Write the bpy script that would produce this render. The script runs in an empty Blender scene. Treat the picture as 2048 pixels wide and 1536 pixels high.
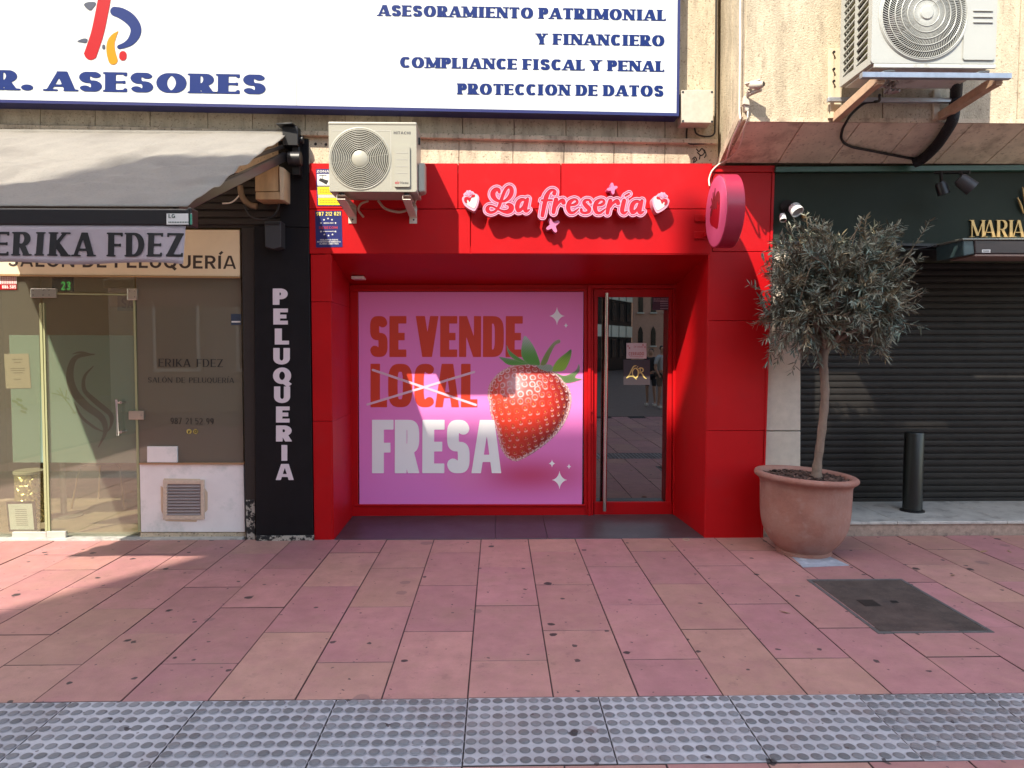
import bpy, bmesh, math, random
import numpy as np
from mathutils import Vector, Matrix, geometry
random.seed(7); np.random.seed(7)
SC = bpy.context.scene
COL = SC.collection
R = math.radians

# ------------------------------------------------------------------ camera, sky, sun, exposure
F, HC = 1420.0, 1.6                       # focal length in photo pixels, eye height
YAW, PITCH = R(1.17), R(2.94)             # turned right / tilted down
fw = Vector((math.sin(YAW)*math.cos(PITCH), math.cos(YAW)*math.cos(PITCH), -math.sin(PITCH)))
rt = Vector((math.cos(YAW), -math.sin(YAW), 0)); up = rt.cross(fw)
CAM = Vector((0, 0, HC))
cd = bpy.data.cameras.new("camera"); cd.sensor_width = 36; cd.lens = 36*F/2048; cd.clip_start = .05; cd.clip_end = 2000
cam = bpy.data.objects.new("camera", cd); COL.objects.link(cam)
cam.matrix_world = Matrix(((rt.x, up.x, -fw.x, 0), (rt.y, up.y, -fw.y, 0), (rt.z, up.z, -fw.z, HC), (0, 0, 0, 1)))
SC.camera = cam
LDIR = Vector((.29, .45, -.60)).normalized()      # the way sunlight travels
w = bpy.data.worlds.new("World"); SC.world = w; w.use_nodes = True
nt = w.node_tree
sky = nt.nodes.new("ShaderNodeTexSky"); sky.sky_type = 'NISHITA'; sky.sun_disc = False
sky.sun_elevation = math.asin(-LDIR.z); sky.sun_rotation = math.atan2(-LDIR.x, -LDIR.y)
wt = nt.nodes.new("ShaderNodeMix"); wt.data_type = 'RGBA'; wt.blend_type = 'MULTIPLY'; wt.inputs[0].default_value = 1; wt.inputs[7].default_value = (1.12, 1, .84, 1)
nt.links.new(sky.outputs[0], wt.inputs[6]); nt.links.new(wt.outputs[2], nt.nodes["Background"].inputs[0]); nt.nodes["Background"].inputs[1].default_value = .15
sd = bpy.data.lights.new("sun", 'SUN'); sd.energy = 2.25; sd.angle = R(.53); sd.color = (1, .92, .77)
so = bpy.data.objects.new("sun", sd); COL.objects.link(so); so.rotation_euler = LDIR.to_track_quat('-Z', 'Y').to_euler()
so.location = (-8, -12, 20)
SC.view_settings.view_transform = 'Standard'; SC.view_settings.look = 'None'; SC.view_settings.gamma = 1
SC.view_settings.exposure = 2.0
try: SC.view_settings.use_curve_mapping = False
except Exception: pass
SC.cycles.max_bounces = 10; SC.cycles.transparent_max_bounces = 16; SC.cycles.caustics_reflective = False

# ------------------------------------------------------------------ helpers
def at(px, py, Y):
    d = fw*F + rt*(px-1024) + up*(768-py)
    return CAM + d*(Y/d.y)
def gr(px, py, z=0.):
    d = fw*F + rt*(px-1024) + up*(768-py)
    return CAM + d*((z-HC)/d.z)

def basis(cx, cy, Y):                    # local (x right, y up as -photo y) frame of a wall plane round a photo point
    U = (at(cx+20, cy, Y)-at(cx-20, cy, Y))/40; V = (at(cx, cy-20, Y)-at(cx, cy+20, Y))/40
    return at(cx, cy, Y)-U*cx+V*cy, U, V
def srgb(r, g, b):
    f = lambda c: (c/255/12.92) if c/255 <= .04045 else ((c/255+.055)/1.055)**2.4
    return (f(r), f(g), f(b))

def mat(name, col, rough=.6, metal=0., var=.0, vscale=6., bump=0., bscale=40., spec=.5, coat=0., dirt=None, dscale=3., dlo=.52, dhi=.7,
        streak=False, attr=None, emit=None, pits=None):
    m = bpy.data.materials.new(name); m.use_nodes = True
    n, l = m.node_tree.nodes, m.node_tree.links
    b = n["Principled BSDF"]
    b.inputs["Roughness"].default_value = rough; b.inputs["Metallic"].default_value = metal
    b.inputs["Specular IOR Level"].default_value = spec; b.inputs["Coat Weight"].default_value = coat
    geo = n.new("ShaderNodeNewGeometry"); pos = geo.outputs["Position"]
    if streak:
        mp = n.new("ShaderNodeMapping"); mp.inputs["Scale"].default_value = (1, 1, .3); l.new(pos, mp.inputs[0]); spos = mp.outputs[0]
    else: spos = pos
    if attr:
        a = n.new("ShaderNodeAttribute"); a.attribute_name = attr; cur = a.outputs["Color"]
    else:
        a = n.new("ShaderNodeRGB"); a.outputs[0].default_value = (*col, 1); cur = a.outputs[0]
    if var:
        t = n.new("ShaderNodeTexNoise"); t.inputs["Scale"].default_value = vscale; t.inputs["Detail"].default_value = 6; t.inputs["Roughness"].default_value = .65
        l.new(spos, t.inputs["Vector"])
        mr = n.new("ShaderNodeMapRange"); mr.inputs[1].default_value = .25; mr.inputs[2].default_value = .75
        mr.inputs[3].default_value = 1-var; mr.inputs[4].default_value = 1+var; l.new(t.outputs["Fac"], mr.inputs[0])
        mx = n.new("ShaderNodeMix"); mx.data_type = 'RGBA'; mx.blend_type = 'MULTIPLY'; mx.inputs[0].default_value = 1
        l.new(cur, mx.inputs[6]); l.new(mr.outputs[0], mx.inputs[7]); cur = mx.outputs[2]
    if dirt:
        t = n.new("ShaderNodeTexNoise"); t.inputs["Scale"].default_value = dscale; t.inputs["Detail"].default_value = 8; t.inputs["Roughness"].default_value = .7
        l.new(spos, t.inputs["Vector"])
        mr = n.new("ShaderNodeMapRange"); mr.inputs[1].default_value = dlo; mr.inputs[2].default_value = dhi; l.new(t.outputs["Fac"], mr.inputs[0])
        mx = n.new("ShaderNodeMix"); mx.data_type = 'RGBA'; l.new(mr.outputs[0], mx.inputs[0]); l.new(cur, mx.inputs[6]); mx.inputs[7].default_value = (*dirt, 1)
        cur = mx.outputs[2]
    for sc_, lo_, hi_, pc, fac in pits or ():
        t = n.new("ShaderNodeTexNoise"); t.inputs["Scale"].default_value = sc_; t.inputs["Detail"].default_value = 3; l.new(spos if sc_ < 20 else pos, t.inputs["Vector"])
        mr = n.new("ShaderNodeMapRange"); mr.inputs[1].default_value = lo_; mr.inputs[2].default_value = hi_; mr.inputs[4].default_value = fac; l.new(t.outputs["Fac"], mr.inputs[0])
        mx = n.new("ShaderNodeMix"); mx.data_type = 'RGBA'; l.new(mr.outputs[0], mx.inputs[0]); l.new(cur, mx.inputs[6]); mx.inputs[7].default_value = (*pc, 1); cur = mx.outputs[2]
    l.new(cur, b.inputs["Base Color"])
    if bump:
        t = n.new("ShaderNodeTexNoise"); t.inputs["Scale"].default_value = bscale; t.inputs["Detail"].default_value = 5
        l.new(pos, t.inputs["Vector"])
        bp = n.new("ShaderNodeBump"); bp.inputs["Strength"].default_value = bump; bp.inputs["Distance"].default_value = .01
        l.new(t.outputs["Fac"], bp.inputs["Height"]); l.new(bp.outputs[0], b.inputs["Normal"])
    if emit:
        b.inputs["Emission Color"].default_value = (*emit[:3], 1); b.inputs["Emission Strength"].default_value = emit[3]
    return m

def glass(name, tint=(1, 1, 1), base=.06, gain=1., rough=0., diffuse=None, dfac=0.):
    m = bpy.data.materials.new(name); m.use_nodes = True
    n, l = m.node_tree.nodes, m.node_tree.links; n.remove(n["Principled BSDF"])
    tr = n.new("ShaderNodeBsdfTransparent"); tr.inputs[0].default_value = (*tint, 1)
    gl = n.new("ShaderNodeBsdfGlossy"); gl.inputs["Roughness"].default_value = rough
    cur = tr.outputs[0]
    if diffuse:
        df = n.new("ShaderNodeBsdfDiffuse"); df.inputs[0].default_value = (*diffuse, 1)
        mx = n.new("ShaderNodeMixShader"); mx.inputs[0].default_value = dfac
        l.new(cur, mx.inputs[1]); l.new(df.outputs[0], mx.inputs[2]); cur = mx.outputs[0]
    ge = n.new("ShaderNodeNewGeometry"); dt = n.new("ShaderNodeVectorMath"); dt.operation = 'DOT_PRODUCT'; l.new(ge.outputs["Incoming"], dt.inputs[0]); l.new(ge.outputs["Normal"], dt.inputs[1])
    def mth(op, a, b=None):
        x = n.new("ShaderNodeMath"); x.operation = op
        for i, q in ((0, a), (1, b)):
            if q is None: continue
            if isinstance(q, (int, float)): x.inputs[i].default_value = q
            else: l.new(q, x.inputs[i])
        return x.outputs[0]
    sch = mth('POWER', mth('SUBTRACT', 1., mth('ABSOLUTE', dt.outputs["Value"])), 5.); sch = mth('ADD', mth('MULTIPLY', sch, .96), .03)   # pane reflectance, same from both sides
    ma = n.new("ShaderNodeMath"); ma.operation = 'MULTIPLY_ADD'; ma.inputs[1].default_value = gain; ma.inputs[2].default_value = base; ma.use_clamp = True
    l.new(sch, ma.inputs[0])
    mx = n.new("ShaderNodeMixShader"); l.new(ma.outputs[0], mx.inputs[0]); l.new(cur, mx.inputs[1]); l.new(gl.outputs[0], mx.inputs[2])
    l.new(mx.outputs[0], n["Material Output"].inputs[0])
    return m

OFF = {}
def _tag(o, label, cat, group, kind):
    if label: o['label'] = label
    if cat: o['category'] = cat
    if group: o['group'] = group
    if kind: o['kind'] = kind
def thing(name, label, cat, loc, group=None):
    o = bpy.data.objects.new(name, None); COL.objects.link(o); o.location = loc; o.empty_display_size = .1
    _tag(o, label, cat, group, None); OFF[o.name] = Vector(loc); return o

class MB:
    def __init__(s): s.v, s.f, s.c = [], [], None
    def add(s, vs, fs):
        k = len(s.v); s.v += [tuple(p) for p in vs]; s.f += [tuple(i+k for i in f) for f in fs]; return s
    def box(s, x0, x1, y0, y1, z0, z1):
        return s.add([(x0,y0,z0),(x1,y0,z0),(x1,y1,z0),(x0,y1,z0),(x0,y0,z1),(x1,y0,z1),(x1,y1,z1),(x0,y1,z1)],
                     [(0,3,2,1),(4,5,6,7),(0,1,5,4),(1,2,6,5),(2,3,7,6),(3,0,4,7)])
    def obox(s, c, ax, ay, az):
        c, ax, ay, az = map(Vector, (c, ax, ay, az))
        vs = [c+ax*i+ay*j+az*k for k in (-1,1) for i, j in ((-1,-1),(1,-1),(1,1),(-1,1))]
        return s.add(vs, [(0,3,2,1),(4,5,6,7),(0,1,5,4),(1,2,6,5),(2,3,7,6),(3,0,4,7)])
    def prism(s, pts, vec):                       # polygon + extrusion vector
        pts = [Vector(p) for p in pts]; n = len(pts); vec = Vector(vec)
        fs = [tuple(range(n)), tuple(range(2*n-1, n-1, -1))] + [(i, i+n, (i+1) % n+n, (i+1) % n) for i in range(n)]
        return s.add(pts+[p+vec for p in pts], fs)
    def px(s, poly, Y, t):                        # photo outline standing at depth Y, thickness t going back
        return s.prism([at(x, y, Y) for x, y in poly], (0, t, 0))
    def rect(s, x0, y0, x1, y1, Y, t): return s.px([(x0,y0),(x1,y0),(x1,y1),(x0,y1)], Y, t)
    def tube(s, pts, rad, n=10, cap=True):
        pts = [Vector(p) for p in pts]; m = len(pts)
        if not hasattr(rad, '__len__'): rad = [rad]*m
        k = len(s.v); nrm = None
        for i, p in enumerate(pts):
            d = (pts[min(i+1, m-1)]-pts[max(i-1, 0)]).normalized()
            if nrm is None: nrm = d.orthogonal().normalized()
            nrm = (nrm-d*nrm.dot(d)).normalized(); bn = d.cross(nrm)
            for j in range(n):
                a = 2*math.pi*j/n; s.v.append(tuple(p+(nrm*math.cos(a)+bn*math.sin(a))*rad[i]))
        for i in range(m-1):
            for j in range(n):
                a, b = k+i*n+j, k+i*n+(j+1) % n; s.f.append((a, b, b+n, a+n))
        if cap: s.f += [tuple(k+j for j in range(n-1, -1, -1)), tuple(k+(m-1)*n+j for j in range(n))]
        return s
    def lathe(s, prof, c, n=48, axis='z', u=None, v=None, wv=None):    # profile of (radius, height)
        c = Vector(c); u = Vector(u or (1,0,0)); v = Vector(v or (0,1,0)); wv = Vector(wv or (0,0,1))
        k = len(s.v); m = len(prof)
        for r, h in prof:
            for j in range(n):
                a = 2*math.pi*j/n; s.v.append(tuple(c+u*(r*math.cos(a))+v*(r*math.sin(a))+wv*h))
        for i in range(m-1):
            for j in range(n):
                a, b = k+i*n+j, k+i*n+(j+1) % n; s.f.append((a, b, b+n, a+n))
        return s
    def cyl(s, p0, p1, r, n=20): return s.tube([p0, p1], [r, r], n)
    def ring(s, c, u, v, r, t, n=40):             # torus wire
        c, u, v = Vector(c), Vector(u), Vector(v)
        pts = [c+u*(r*math.cos(2*math.pi*i/n))+v*(r*math.sin(2*math.pi*i/n)) for i in range(n+1)]
        return s.tube(pts, t, 5, False)
    def build(s, name, m, parent=None, smooth=None, bevel=0., label=None, cat=None, group=None, kind=None, colors=None, seg=2, uncap=False):
        me = bpy.data.meshes.new(name)
        V = [Vector(p) for p in s.v]
        if parent is not None:
            root = parent
            while root.parent: root = root.parent
            off = OFF[root.name]
        else:
            a = np.array(s.v); off = Vector((float(a[:,0].mean()), float(a[:,1].mean()), float(a[:,2].min())))
        me.from_pydata([p-off for p in V], [], s.f); me.update()
        if m: me.materials.append(m)
        o = bpy.data.objects.new(name, me); COL.objects.link(o)
        if parent is not None: o.parent = parent
        else: o.location = off; OFF[o.name] = off
        bm = bmesh.new(); bm.from_mesh(me)
        if colors is None: bmesh.ops.recalc_face_normals(bm, faces=bm.faces)
        bm.to_mesh(me); bm.free()
        if smooth is not None:
            for p in me.polygons: p.use_smooth = True
            me.set_sharp_from_angle(angle=R(smooth))
        if colors is not None:
            ca = me.color_attributes.new("tint", 'FLOAT_COLOR', 'POINT')
            arr = np.ones((len(V), 4), dtype=np.float32); arr[:, :3] = np.array(colors, dtype=np.float32); ca.data.foreach_set("color", arr.ravel())
        if bevel:
            b = o.modifiers.new("bevel", 'BEVEL'); b.width = bevel; b.segments = seg; b.limit_method = 'ANGLE'; b.angle_limit = R(35)
        _tag(o, label, cat, group, kind)
        return o

def spline(pts, n=10, closed=False):
    P = [np.array(p, float) for p in pts]; m = len(P); out = []
    rng = range(m) if closed else range(m-1)
    for i in rng:
        p0 = P[(i-1) % m] if (closed or i > 0) else 2*P[0]-P[1]
        p1, p2 = P[i], P[(i+1) % m]
        p3 = P[(i+2) % m] if (closed or i+2 < m) else 2*P[-1]-P[-2]
        for k in range(n):
            t = k/n
            out.append(.5*((2*p1)+(-p0+p2)*t+(2*p0-5*p1+4*p2-p3)*t*t+(-p0+3*p1-3*p2+p3)*t**3))
    if not closed: out.append(P[-1])
    return [tuple(float(c) for c in q) for q in out]

# ------------------------------------------------------------------ drawn outlines: distance fields -> contours -> solid letters
class Fld:
    def __init__(s, x0, y0, x1, y1, step):
        s.x0, s.y0, s.st = x0, y0, step
        s.nx, s.ny = int((x1-x0)/step)+2, int((y1-y0)/step)+2
        s.X, s.Y = np.meshgrid(x0+step*np.arange(s.nx), y0+step*np.arange(s.ny))
        s.d = np.full(s.X.shape, 1e3)
    def win(s, xa, xb, ya, yb):
        i0 = max(0, int((xa-s.x0)/s.st)-1); i1 = min(s.nx, int((xb-s.x0)/s.st)+3)
        j0 = max(0, int((ya-s.y0)/s.st)-1); j1 = min(s.ny, int((yb-s.y0)/s.st)+3)
        return slice(j0, max(j1, j0)), slice(i0, max(i1, i0))
    def seg(s, a, b, ra, rb, ca=False, cb=False, mg=.3):
        m = max(ra, rb)+mg
        W = s.win(min(a[0], b[0])-m, max(a[0], b[0])+m, min(a[1], b[1])-m, max(a[1], b[1])+m)
        X, Y = s.X[W], s.Y[W]
        if X.size == 0: return
        dx, dy = b[0]-a[0], b[1]-a[1]; L = math.hypot(dx, dy)
        if L < 1e-9: d = np.hypot(X-a[0], Y-a[1])-ra
        else:
            t = ((X-a[0])*dx+(Y-a[1])*dy)/(L*L)
            tc = np.clip(t, -1e6 if ca else 0, 1e6 if cb else 1)
            d = np.hypot(X-a[0]-tc*dx, Y-a[1]-tc*dy)-(ra+(rb-ra)*np.clip(tc, 0, 1))
            if ca: d = np.maximum(d, -t*L)
            if cb: d = np.maximum(d, (t-1)*L)
        s.d[W] = np.minimum(s.d[W], d)
    def stroke(s, pts, r, ca=False, cb=False, mg=.3):
        n = len(pts)
        rr = [r]*n if not hasattr(r, '__len__') else r
        for i in range(n-1): s.seg(pts[i], pts[i+1], rr[i], rr[i+1], ca and i == 0, cb and i == n-2, mg)
    def poly(s, pts, mg=None):
        P = np.array(pts, float); n = len(P)
        d = np.full(s.X.shape, 1e9); ins = np.zeros(s.X.shape, bool)
        for i in range(n):
            a, b = P[i], P[(i+1) % n]; e = b-a; L2 = (e@e) or 1e-12
            t = np.clip(((s.X-a[0])*e[0]+(s.Y-a[1])*e[1])/L2, 0, 1)
            d = np.minimum(d, np.hypot(s.X-a[0]-t*e[0], s.Y-a[1]-t*e[1]))
            c = (a[1] > s.Y) != (b[1] > s.Y)
            if a[1] != b[1]: ins ^= c & (s.X < (b[0]-a[0])*(s.Y-a[1])/(b[1]-a[1])+a[0])
        s.d = np.minimum(s.d, np.where(ins, -d, d))
    def blur(s, k):
        for _ in range(k):
            p = np.pad(s.d, 1, mode='edge'); s.d = (p[:-2,1:-1]+p[2:,1:-1]+p[1:-1,:-2]+p[1:-1,2:]+2*p[1:-1,1:-1])/6
    def loops(s, off=0., eps=None):
        d = np.clip(s.d-off, -1e3, 1e3); d = np.pad(d, 1, constant_values=1e3); ins = d < 0
        eps = eps or s.st*.12
        cells = np.argwhere((ins[:-1,:-1].astype(int)+ins[1:,:-1]+ins[:-1,1:]+ins[1:,1:]) % 4 != 0)
        nxt = {}
        def pt(e):
            j, i, h = e
            a = d[j, i]; b = d[j, i+1] if h else d[j+1, i]; a = max(min(a, s.st*2), -s.st*2); b = max(min(b, s.st*2), -s.st*2)
            t = a/(a-b)
            return (s.x0+s.st*(i-1+(t if h else 0)), s.y0+s.st*(j-1+(0 if h else t)))
        for j, i in cells:
            j, i = int(j), int(i)
            c = (int(ins[j,i]) | int(ins[j,i+1]) << 1 | int(ins[j+1,i+1]) << 2 | int(ins[j+1,i]) << 3)
            B, T, L, Rr = (j,i,1), (j+1,i,1), (j,i,0), (j,i+1,0)
            for a, b in {1:[(B,L)],2:[(Rr,B)],3:[(Rr,L)],4:[(T,Rr)],5:[(B,Rr),(T,L)],6:[(T,B)],7:[(T,L)],8:[(L,T)],9:[(B,T)],
                         10:[(Rr,T),(L,B)],11:[(Rr,T)],12:[(L,Rr)],13:[(B,Rr)],14:[(L,B)]}[c]:
                nxt[a] = b
        out = []
        while nxt:
            k0 = next(iter(nxt)); k = k0; lp = []
            while k in nxt:
                lp.append(pt(k)); k = nxt.pop(k)
            if len(lp) > 5:
                q = rdp(lp, eps)
                if len(q) >= 3: out.append(q)
        return out
def rdp(lp, eps):
    P = np.array(lp); n = len(P)
    far = int(np.argmax(((P-P[0])**2).sum(1)))
    keep = set()
    def go(a, b):
        st = [(a, b)]
        while st:
            a, b = st.pop(); keep.add(a % n); keep.add(b % n)
            if b-a < 2: continue
            idx = np.arange(a+1, b) % n; A, Bp = P[a % n], P[b % n]; e = Bp-A; L = math.hypot(*e)
            q = P[idx]-A
            dd = np.abs(q[:,0]*e[1]-q[:,1]*e[0])/L if L > 1e-12 else np.hypot(q[:,0], q[:,1])
            k = int(np.argmax(dd))
            if dd[k] > eps: st += [(a, a+1+k), (a+1+k, b)]
    go(0, far); go(far, n)
    return [tuple(P[i]) for i in sorted(keep)]
def solid(mb, loops, O, U, V, t=.004, N=(0, 1, 0)):     # closed outlines in (u,v) -> solid with front face at O and back at O+N*t
    O, U, V, N = Vector(O), Vector(U), Vector(V), Vector(N)
    flat = [p for lp in loops for p in lp]
    if not flat: return mb
    ed, k = [], 0
    for lp in loops:
        m = len(lp); ed += [(k+i, k+(i+1) % m) for i in range(m)]; k += m
    cv, _, cf, _, _, _ = geometry.delaunay_2d_cdt([Vector(p) for p in flat], ed, [], 0, 1e-7, False)
    T = np.array([[(cv[i].x, cv[i].y) for i in q] for q in cf]).mean(1); ins = np.zeros(len(T), bool)
    for a, b in ed:
        (ax, ay), (bx_, by_) = flat[a], flat[b]
        if ay != by_: ins ^= ((ay > T[:,1]) != (by_ > T[:,1])) & (T[:,0] < (bx_-ax)*(T[:,1]-ay)/(by_-ay)+ax)
    cf = [q for q, i in zip(cf, ins) if i]
    mb.add([O+U*p.x+V*p.y for p in cv], [tuple(q) for q in cf])
    if not t: return mb
    fr = [O+U*p[0]+V*p[1] for p in flat]; n = len(fr); fs = []
    vs = list(fr)
    if t:
        vs += [p+N*t for p in fr]; k = 0
        for lp in loops:
            m = len(lp)
            for i in range(m):
                a, b = k+i, k+(i+1) % m; fs.append((a, b, b+n, a+n))
            k += m
    return mb.add(vs, fs)

# skeleton alphabet, drawn to unit cap height in a given style
def style(a, b, w=1., n=2., s=0., sr=.03, blur=0, gap=.12, step=.016, rnd=False, con=False, slant=0., space=.35):
    return dict(a=a, b=b, w=w, n=n, s=s, sr=sr, blur=blur, gap=gap, step=step, rnd=rnd, con=con, slant=slant, space=space)
GC = {}
def glyph(ch, S):
    key = (ch, id(S))
    if key in GC: return GC[key]
    a, b, w, n, sl, sr = S['a'], S['b'], S['w'], S['n'], S['s'], S['sr']
    base = {'A':.8,'B':.66,'C':.74,'D':.74,'E':.6,'F':.58,'G':.78,'H':.74,'I':.0,'J':.5,'K':.7,'L':.56,'M':.95,'N':.78,'O':.82,'P':.64,'Q':.82,'R':.68,
            'S':.62,'T':.66,'U':.72,'V':.78,'W':1.1,'X':.74,'Y':.74,'Z':.66,'1':.34,'.':0,'-':.4,'/':.4,"'":0,'&':.7,
            'a':.5,'i':0,'r':.34,'o':.5,'m':.8,'e':.5}.get(ch, .58)
    acc = {'Ó':'O','Í':'I','É':'E'}.get(ch); c = acc or ch
    if acc: base = {'O':.82,'I':.0,'E':.6}[acc]
    W = max(base*w, 2*a)+ (2*sl if (c == 'I' and sl) else 0)
    if c in ".'": W = 2*a*(1.1 if c == '.' else .8)
    mg = .3
    f = Fld(-mg, -mg-.1, W+mg, 1.45 if acc else 1+mg, S['step'])
    serifs = []
    cut = not S['rnd']
    def V(x, y0, y1, r=a): f.seg((x, y0), (x, y1), r, r, cut, cut)
    def H(y, x0, x1, r=b): f.seg((x0, y), (x1, y), r, r, cut, cut)
    def Dg(x0, y0, x1, y1, r=a):
        e = .25 if cut else 0; L = math.hypot(x1-x0, y1-y0); ux, uy = (x1-x0)/L*e, (y1-y0)/L*e
        f.seg((x0-(ux if y0 in (0, 1) else 0), y0-(uy if y0 in (0, 1) else 0)), (x1+(ux if y1 in (0, 1) else 0), y1+(uy if y1 in (0, 1) else 0)), r, r, cut, cut)
    def arc(cx, cy, rx, ry, t0, t1, c0=False, c1=False, nn=None, m=26):
        nn = nn or n; pts, rr = [], []
        for i in range(m+1):
            t = R(t0+(t1-t0)*i/m); ct, st = math.cos(t), math.sin(t)
            k = 2/nn
            pts.append((cx+rx*math.copysign(abs(ct)**k, ct), cy+ry*math.copysign(abs(st)**k, st)))
        for i in range(m+1):
            p, q = pts[max(0, i-1)], pts[min(m, i+1)]; dx, dy = q[0]-p[0], q[1]-p[1]; L = math.hypot(dx, dy) or 1
            rr.append(math.sqrt((a*dy/L)**2+(b*dx/L)**2))
        f.stroke(pts, rr, c0 and cut, c1 and cut)
    def SF(x, y):
        if sl: serifs.append((x, y))
    th = (b*1.15 if S['con'] else a*.92)
    if c == 'A':
        ar = a if S['con'] else a*.80; al = th if S['con'] else ar; k_ = .15 if S['con'] else .42
        Dg(al*.9, 0, W/2-a*k_, 1, al); Dg(W-ar, 0, W/2+a*k_, 1, ar); H(.28, W*.25, W*.75, b if S['con'] else b*.75); SF(a*.8, 0); SF(W-a*.9, 0)
    elif c == 'B':
        V(a, 0, 1); H(1-b, a, W*.5); H(.52, a, W*.5); H(b, a, W*.5)
        arc(W*.5, .76, W*.44-a, .24-b, -90, 90); arc(W*.5, .26, W*.5-a, .26-b, -90, 90); SF(a, 0); SF(a, 1)
    elif c == 'C': arc(W/2, .5, W/2-a, .5-b, 48, 312, True, True)
    elif c == 'D':
        V(a, 0, 1); H(1-b, a, W*.42); H(b, a, W*.42); arc(W*.42, .5, W*.58-a, .5-b, -90, 90); SF(a, 0); SF(a, 1)
    elif c == 'E':
        V(a, 0, 1); H(1-b, a, W); H(.5, a, W*.9); H(b, a, W); SF(a, 0); SF(a, 1)
        if sl: f.seg((W-sr, 1-b), (W-sr, 1-b-sl*1.5), sr, sr); f.seg((W-sr, b), (W-sr, b+sl*1.6), sr, sr); f.seg((W*.86, .5-sl*.8), (W*.86, .5+sl*.8), sr*.8, sr*.8)
    elif c == 'F':
        V(a, 0, 1); H(1-b, a, W); H(.48, a, W*.86); SF(a, 0); SF(a, 1)
        if sl: f.seg((W-sr, 1-b), (W-sr, 1-b-sl*1.5), sr, sr); f.seg((W*.83, .48-sl*.8), (W*.83, .48+sl*.8), sr*.8, sr*.8)
    elif c == 'G': arc(W/2, .5, W/2-a, .5-b, 48, 350, True, True); H(.47, W*.55, W); V(W-a, .1, .5)
    elif c == 'H': V(a, 0, 1); V(W-a, 0, 1); H(.5, a, W-a); [SF(x, y) for x in (a, W-a) for y in (0, 1)]
    elif c == 'I': V(W/2, 0, 1); SF(W/2, 0); SF(W/2, 1)
    elif c == 'J': V(W-a, .3, 1); arc(W/2, .3, W/2-a, .3-b, -180, 0)
    elif c == 'K':
        V(a, 0, 1); Dg(a*1.2, .36, W-a*1.1, 1, th); Dg(W*.38, .5, W-a*.9, 0, a); SF(a, 0); SF(a, 1); SF(W-a, 0); SF(W-a, 1)
    elif c == 'L':
        V(a, 0, 1); H(b, a, W); SF(a, 0); SF(a, 1)
        if sl: f.seg((W-sr, b), (W-sr, b+sl*2), sr, sr)
    elif c == 'M':
        V(a*.8 if S['con'] else a, 0, 1, th); V(W-a, 0, 1); Dg(a, 1, W/2, .08 if S['con'] else .12, a*.95); Dg(W-a, 1, W/2, .08 if S['con'] else .12, th)
        SF(a*.8, 0); SF(W-a, 0); SF(a*.7, 1); SF(W-a, 1)
    elif c == 'N': th2 = th if S['con'] else a*.8; V(a*.8, 0, 1, th2); V(W-a*.8, 0, 1, th2); Dg(a*.9, 1, W-a*.9, 0, a if S['con'] else a*.8); SF(a*.8, 0); SF(a*.6, 1); SF(W-a, 1)
    elif c in 'OQ0':
        arc(W/2, .5, W/2-a, .5-b, 0, 360, m=44)
        if c == 'Q': f.seg((W*.55, .22), (W*.92, -.1), b*1.2, b*1.2, cut, cut)
    elif c in 'PR':
        V(a, 0, 1); H(1-b, a, W*.5); H(.46, a, W*.5); arc(W*.5, .73-b/2, W*.47-a, .27-b/2, -90, 90); SF(a, 0); SF(a, 1)
        if c == 'R': Dg(W*.5, .46, W-a*1.05, 0, a*.95); SF(W-a*.9, 0)
    elif c in 'S':
        y1 = .5+(.5-b)/2; arc(W/2, y1, W/2-a*1.02, (.5-b)/2, 18, 270, True); arc(W/2, 1-y1, W/2-a, (.5-b)/2, 90, -162, False, True)
    elif c == 'T':
        V(W/2, 0, 1); H(1-b, 0, W); SF(W/2, 0)
        if sl: f.seg((sr, 1-b), (sr, 1-b-sl*1.7), sr, sr); f.seg((W-sr, 1-b), (W-sr, 1-b-sl*1.7), sr, sr)
    elif c == 'U': V(a, .36, 1); V(W-a, .36, 1, th if S['con'] else a); arc(W/2, .38, W/2-a, .38-b, 180, 360); SF(a, 1); SF(W-a, 1)
    elif c == 'V': Dg(a*.9, 1, W/2-a*.1, 0, a); Dg(W-a*.9, 1, W/2+a*.1, 0, th); SF(a, 1); SF(W-a, 1)
    elif c == 'W': Dg(a, 1, W*.28, 0, a); Dg(W*.5, 1, W*.28, 0, th); Dg(W*.5, 1, W*.72, 0, a); Dg(W-a, 1, W*.72, 0, th)
    elif c == 'X': Dg(a, 1, W-a, 0, a); Dg(W-a, 1, a, 0, th)
    elif c == 'Y': V(W/2, 0, .48); Dg(a*.9, 1, W/2, .42, a); Dg(W-a*.9, 1, W/2, .42, th); SF(a, 1); SF(W-a, 1); SF(W/2, 0)
    elif c == 'Z':
        H(1-b, 0, W); H(b, 0, W); Dg(a, 0, W-a, 1, a)
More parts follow.
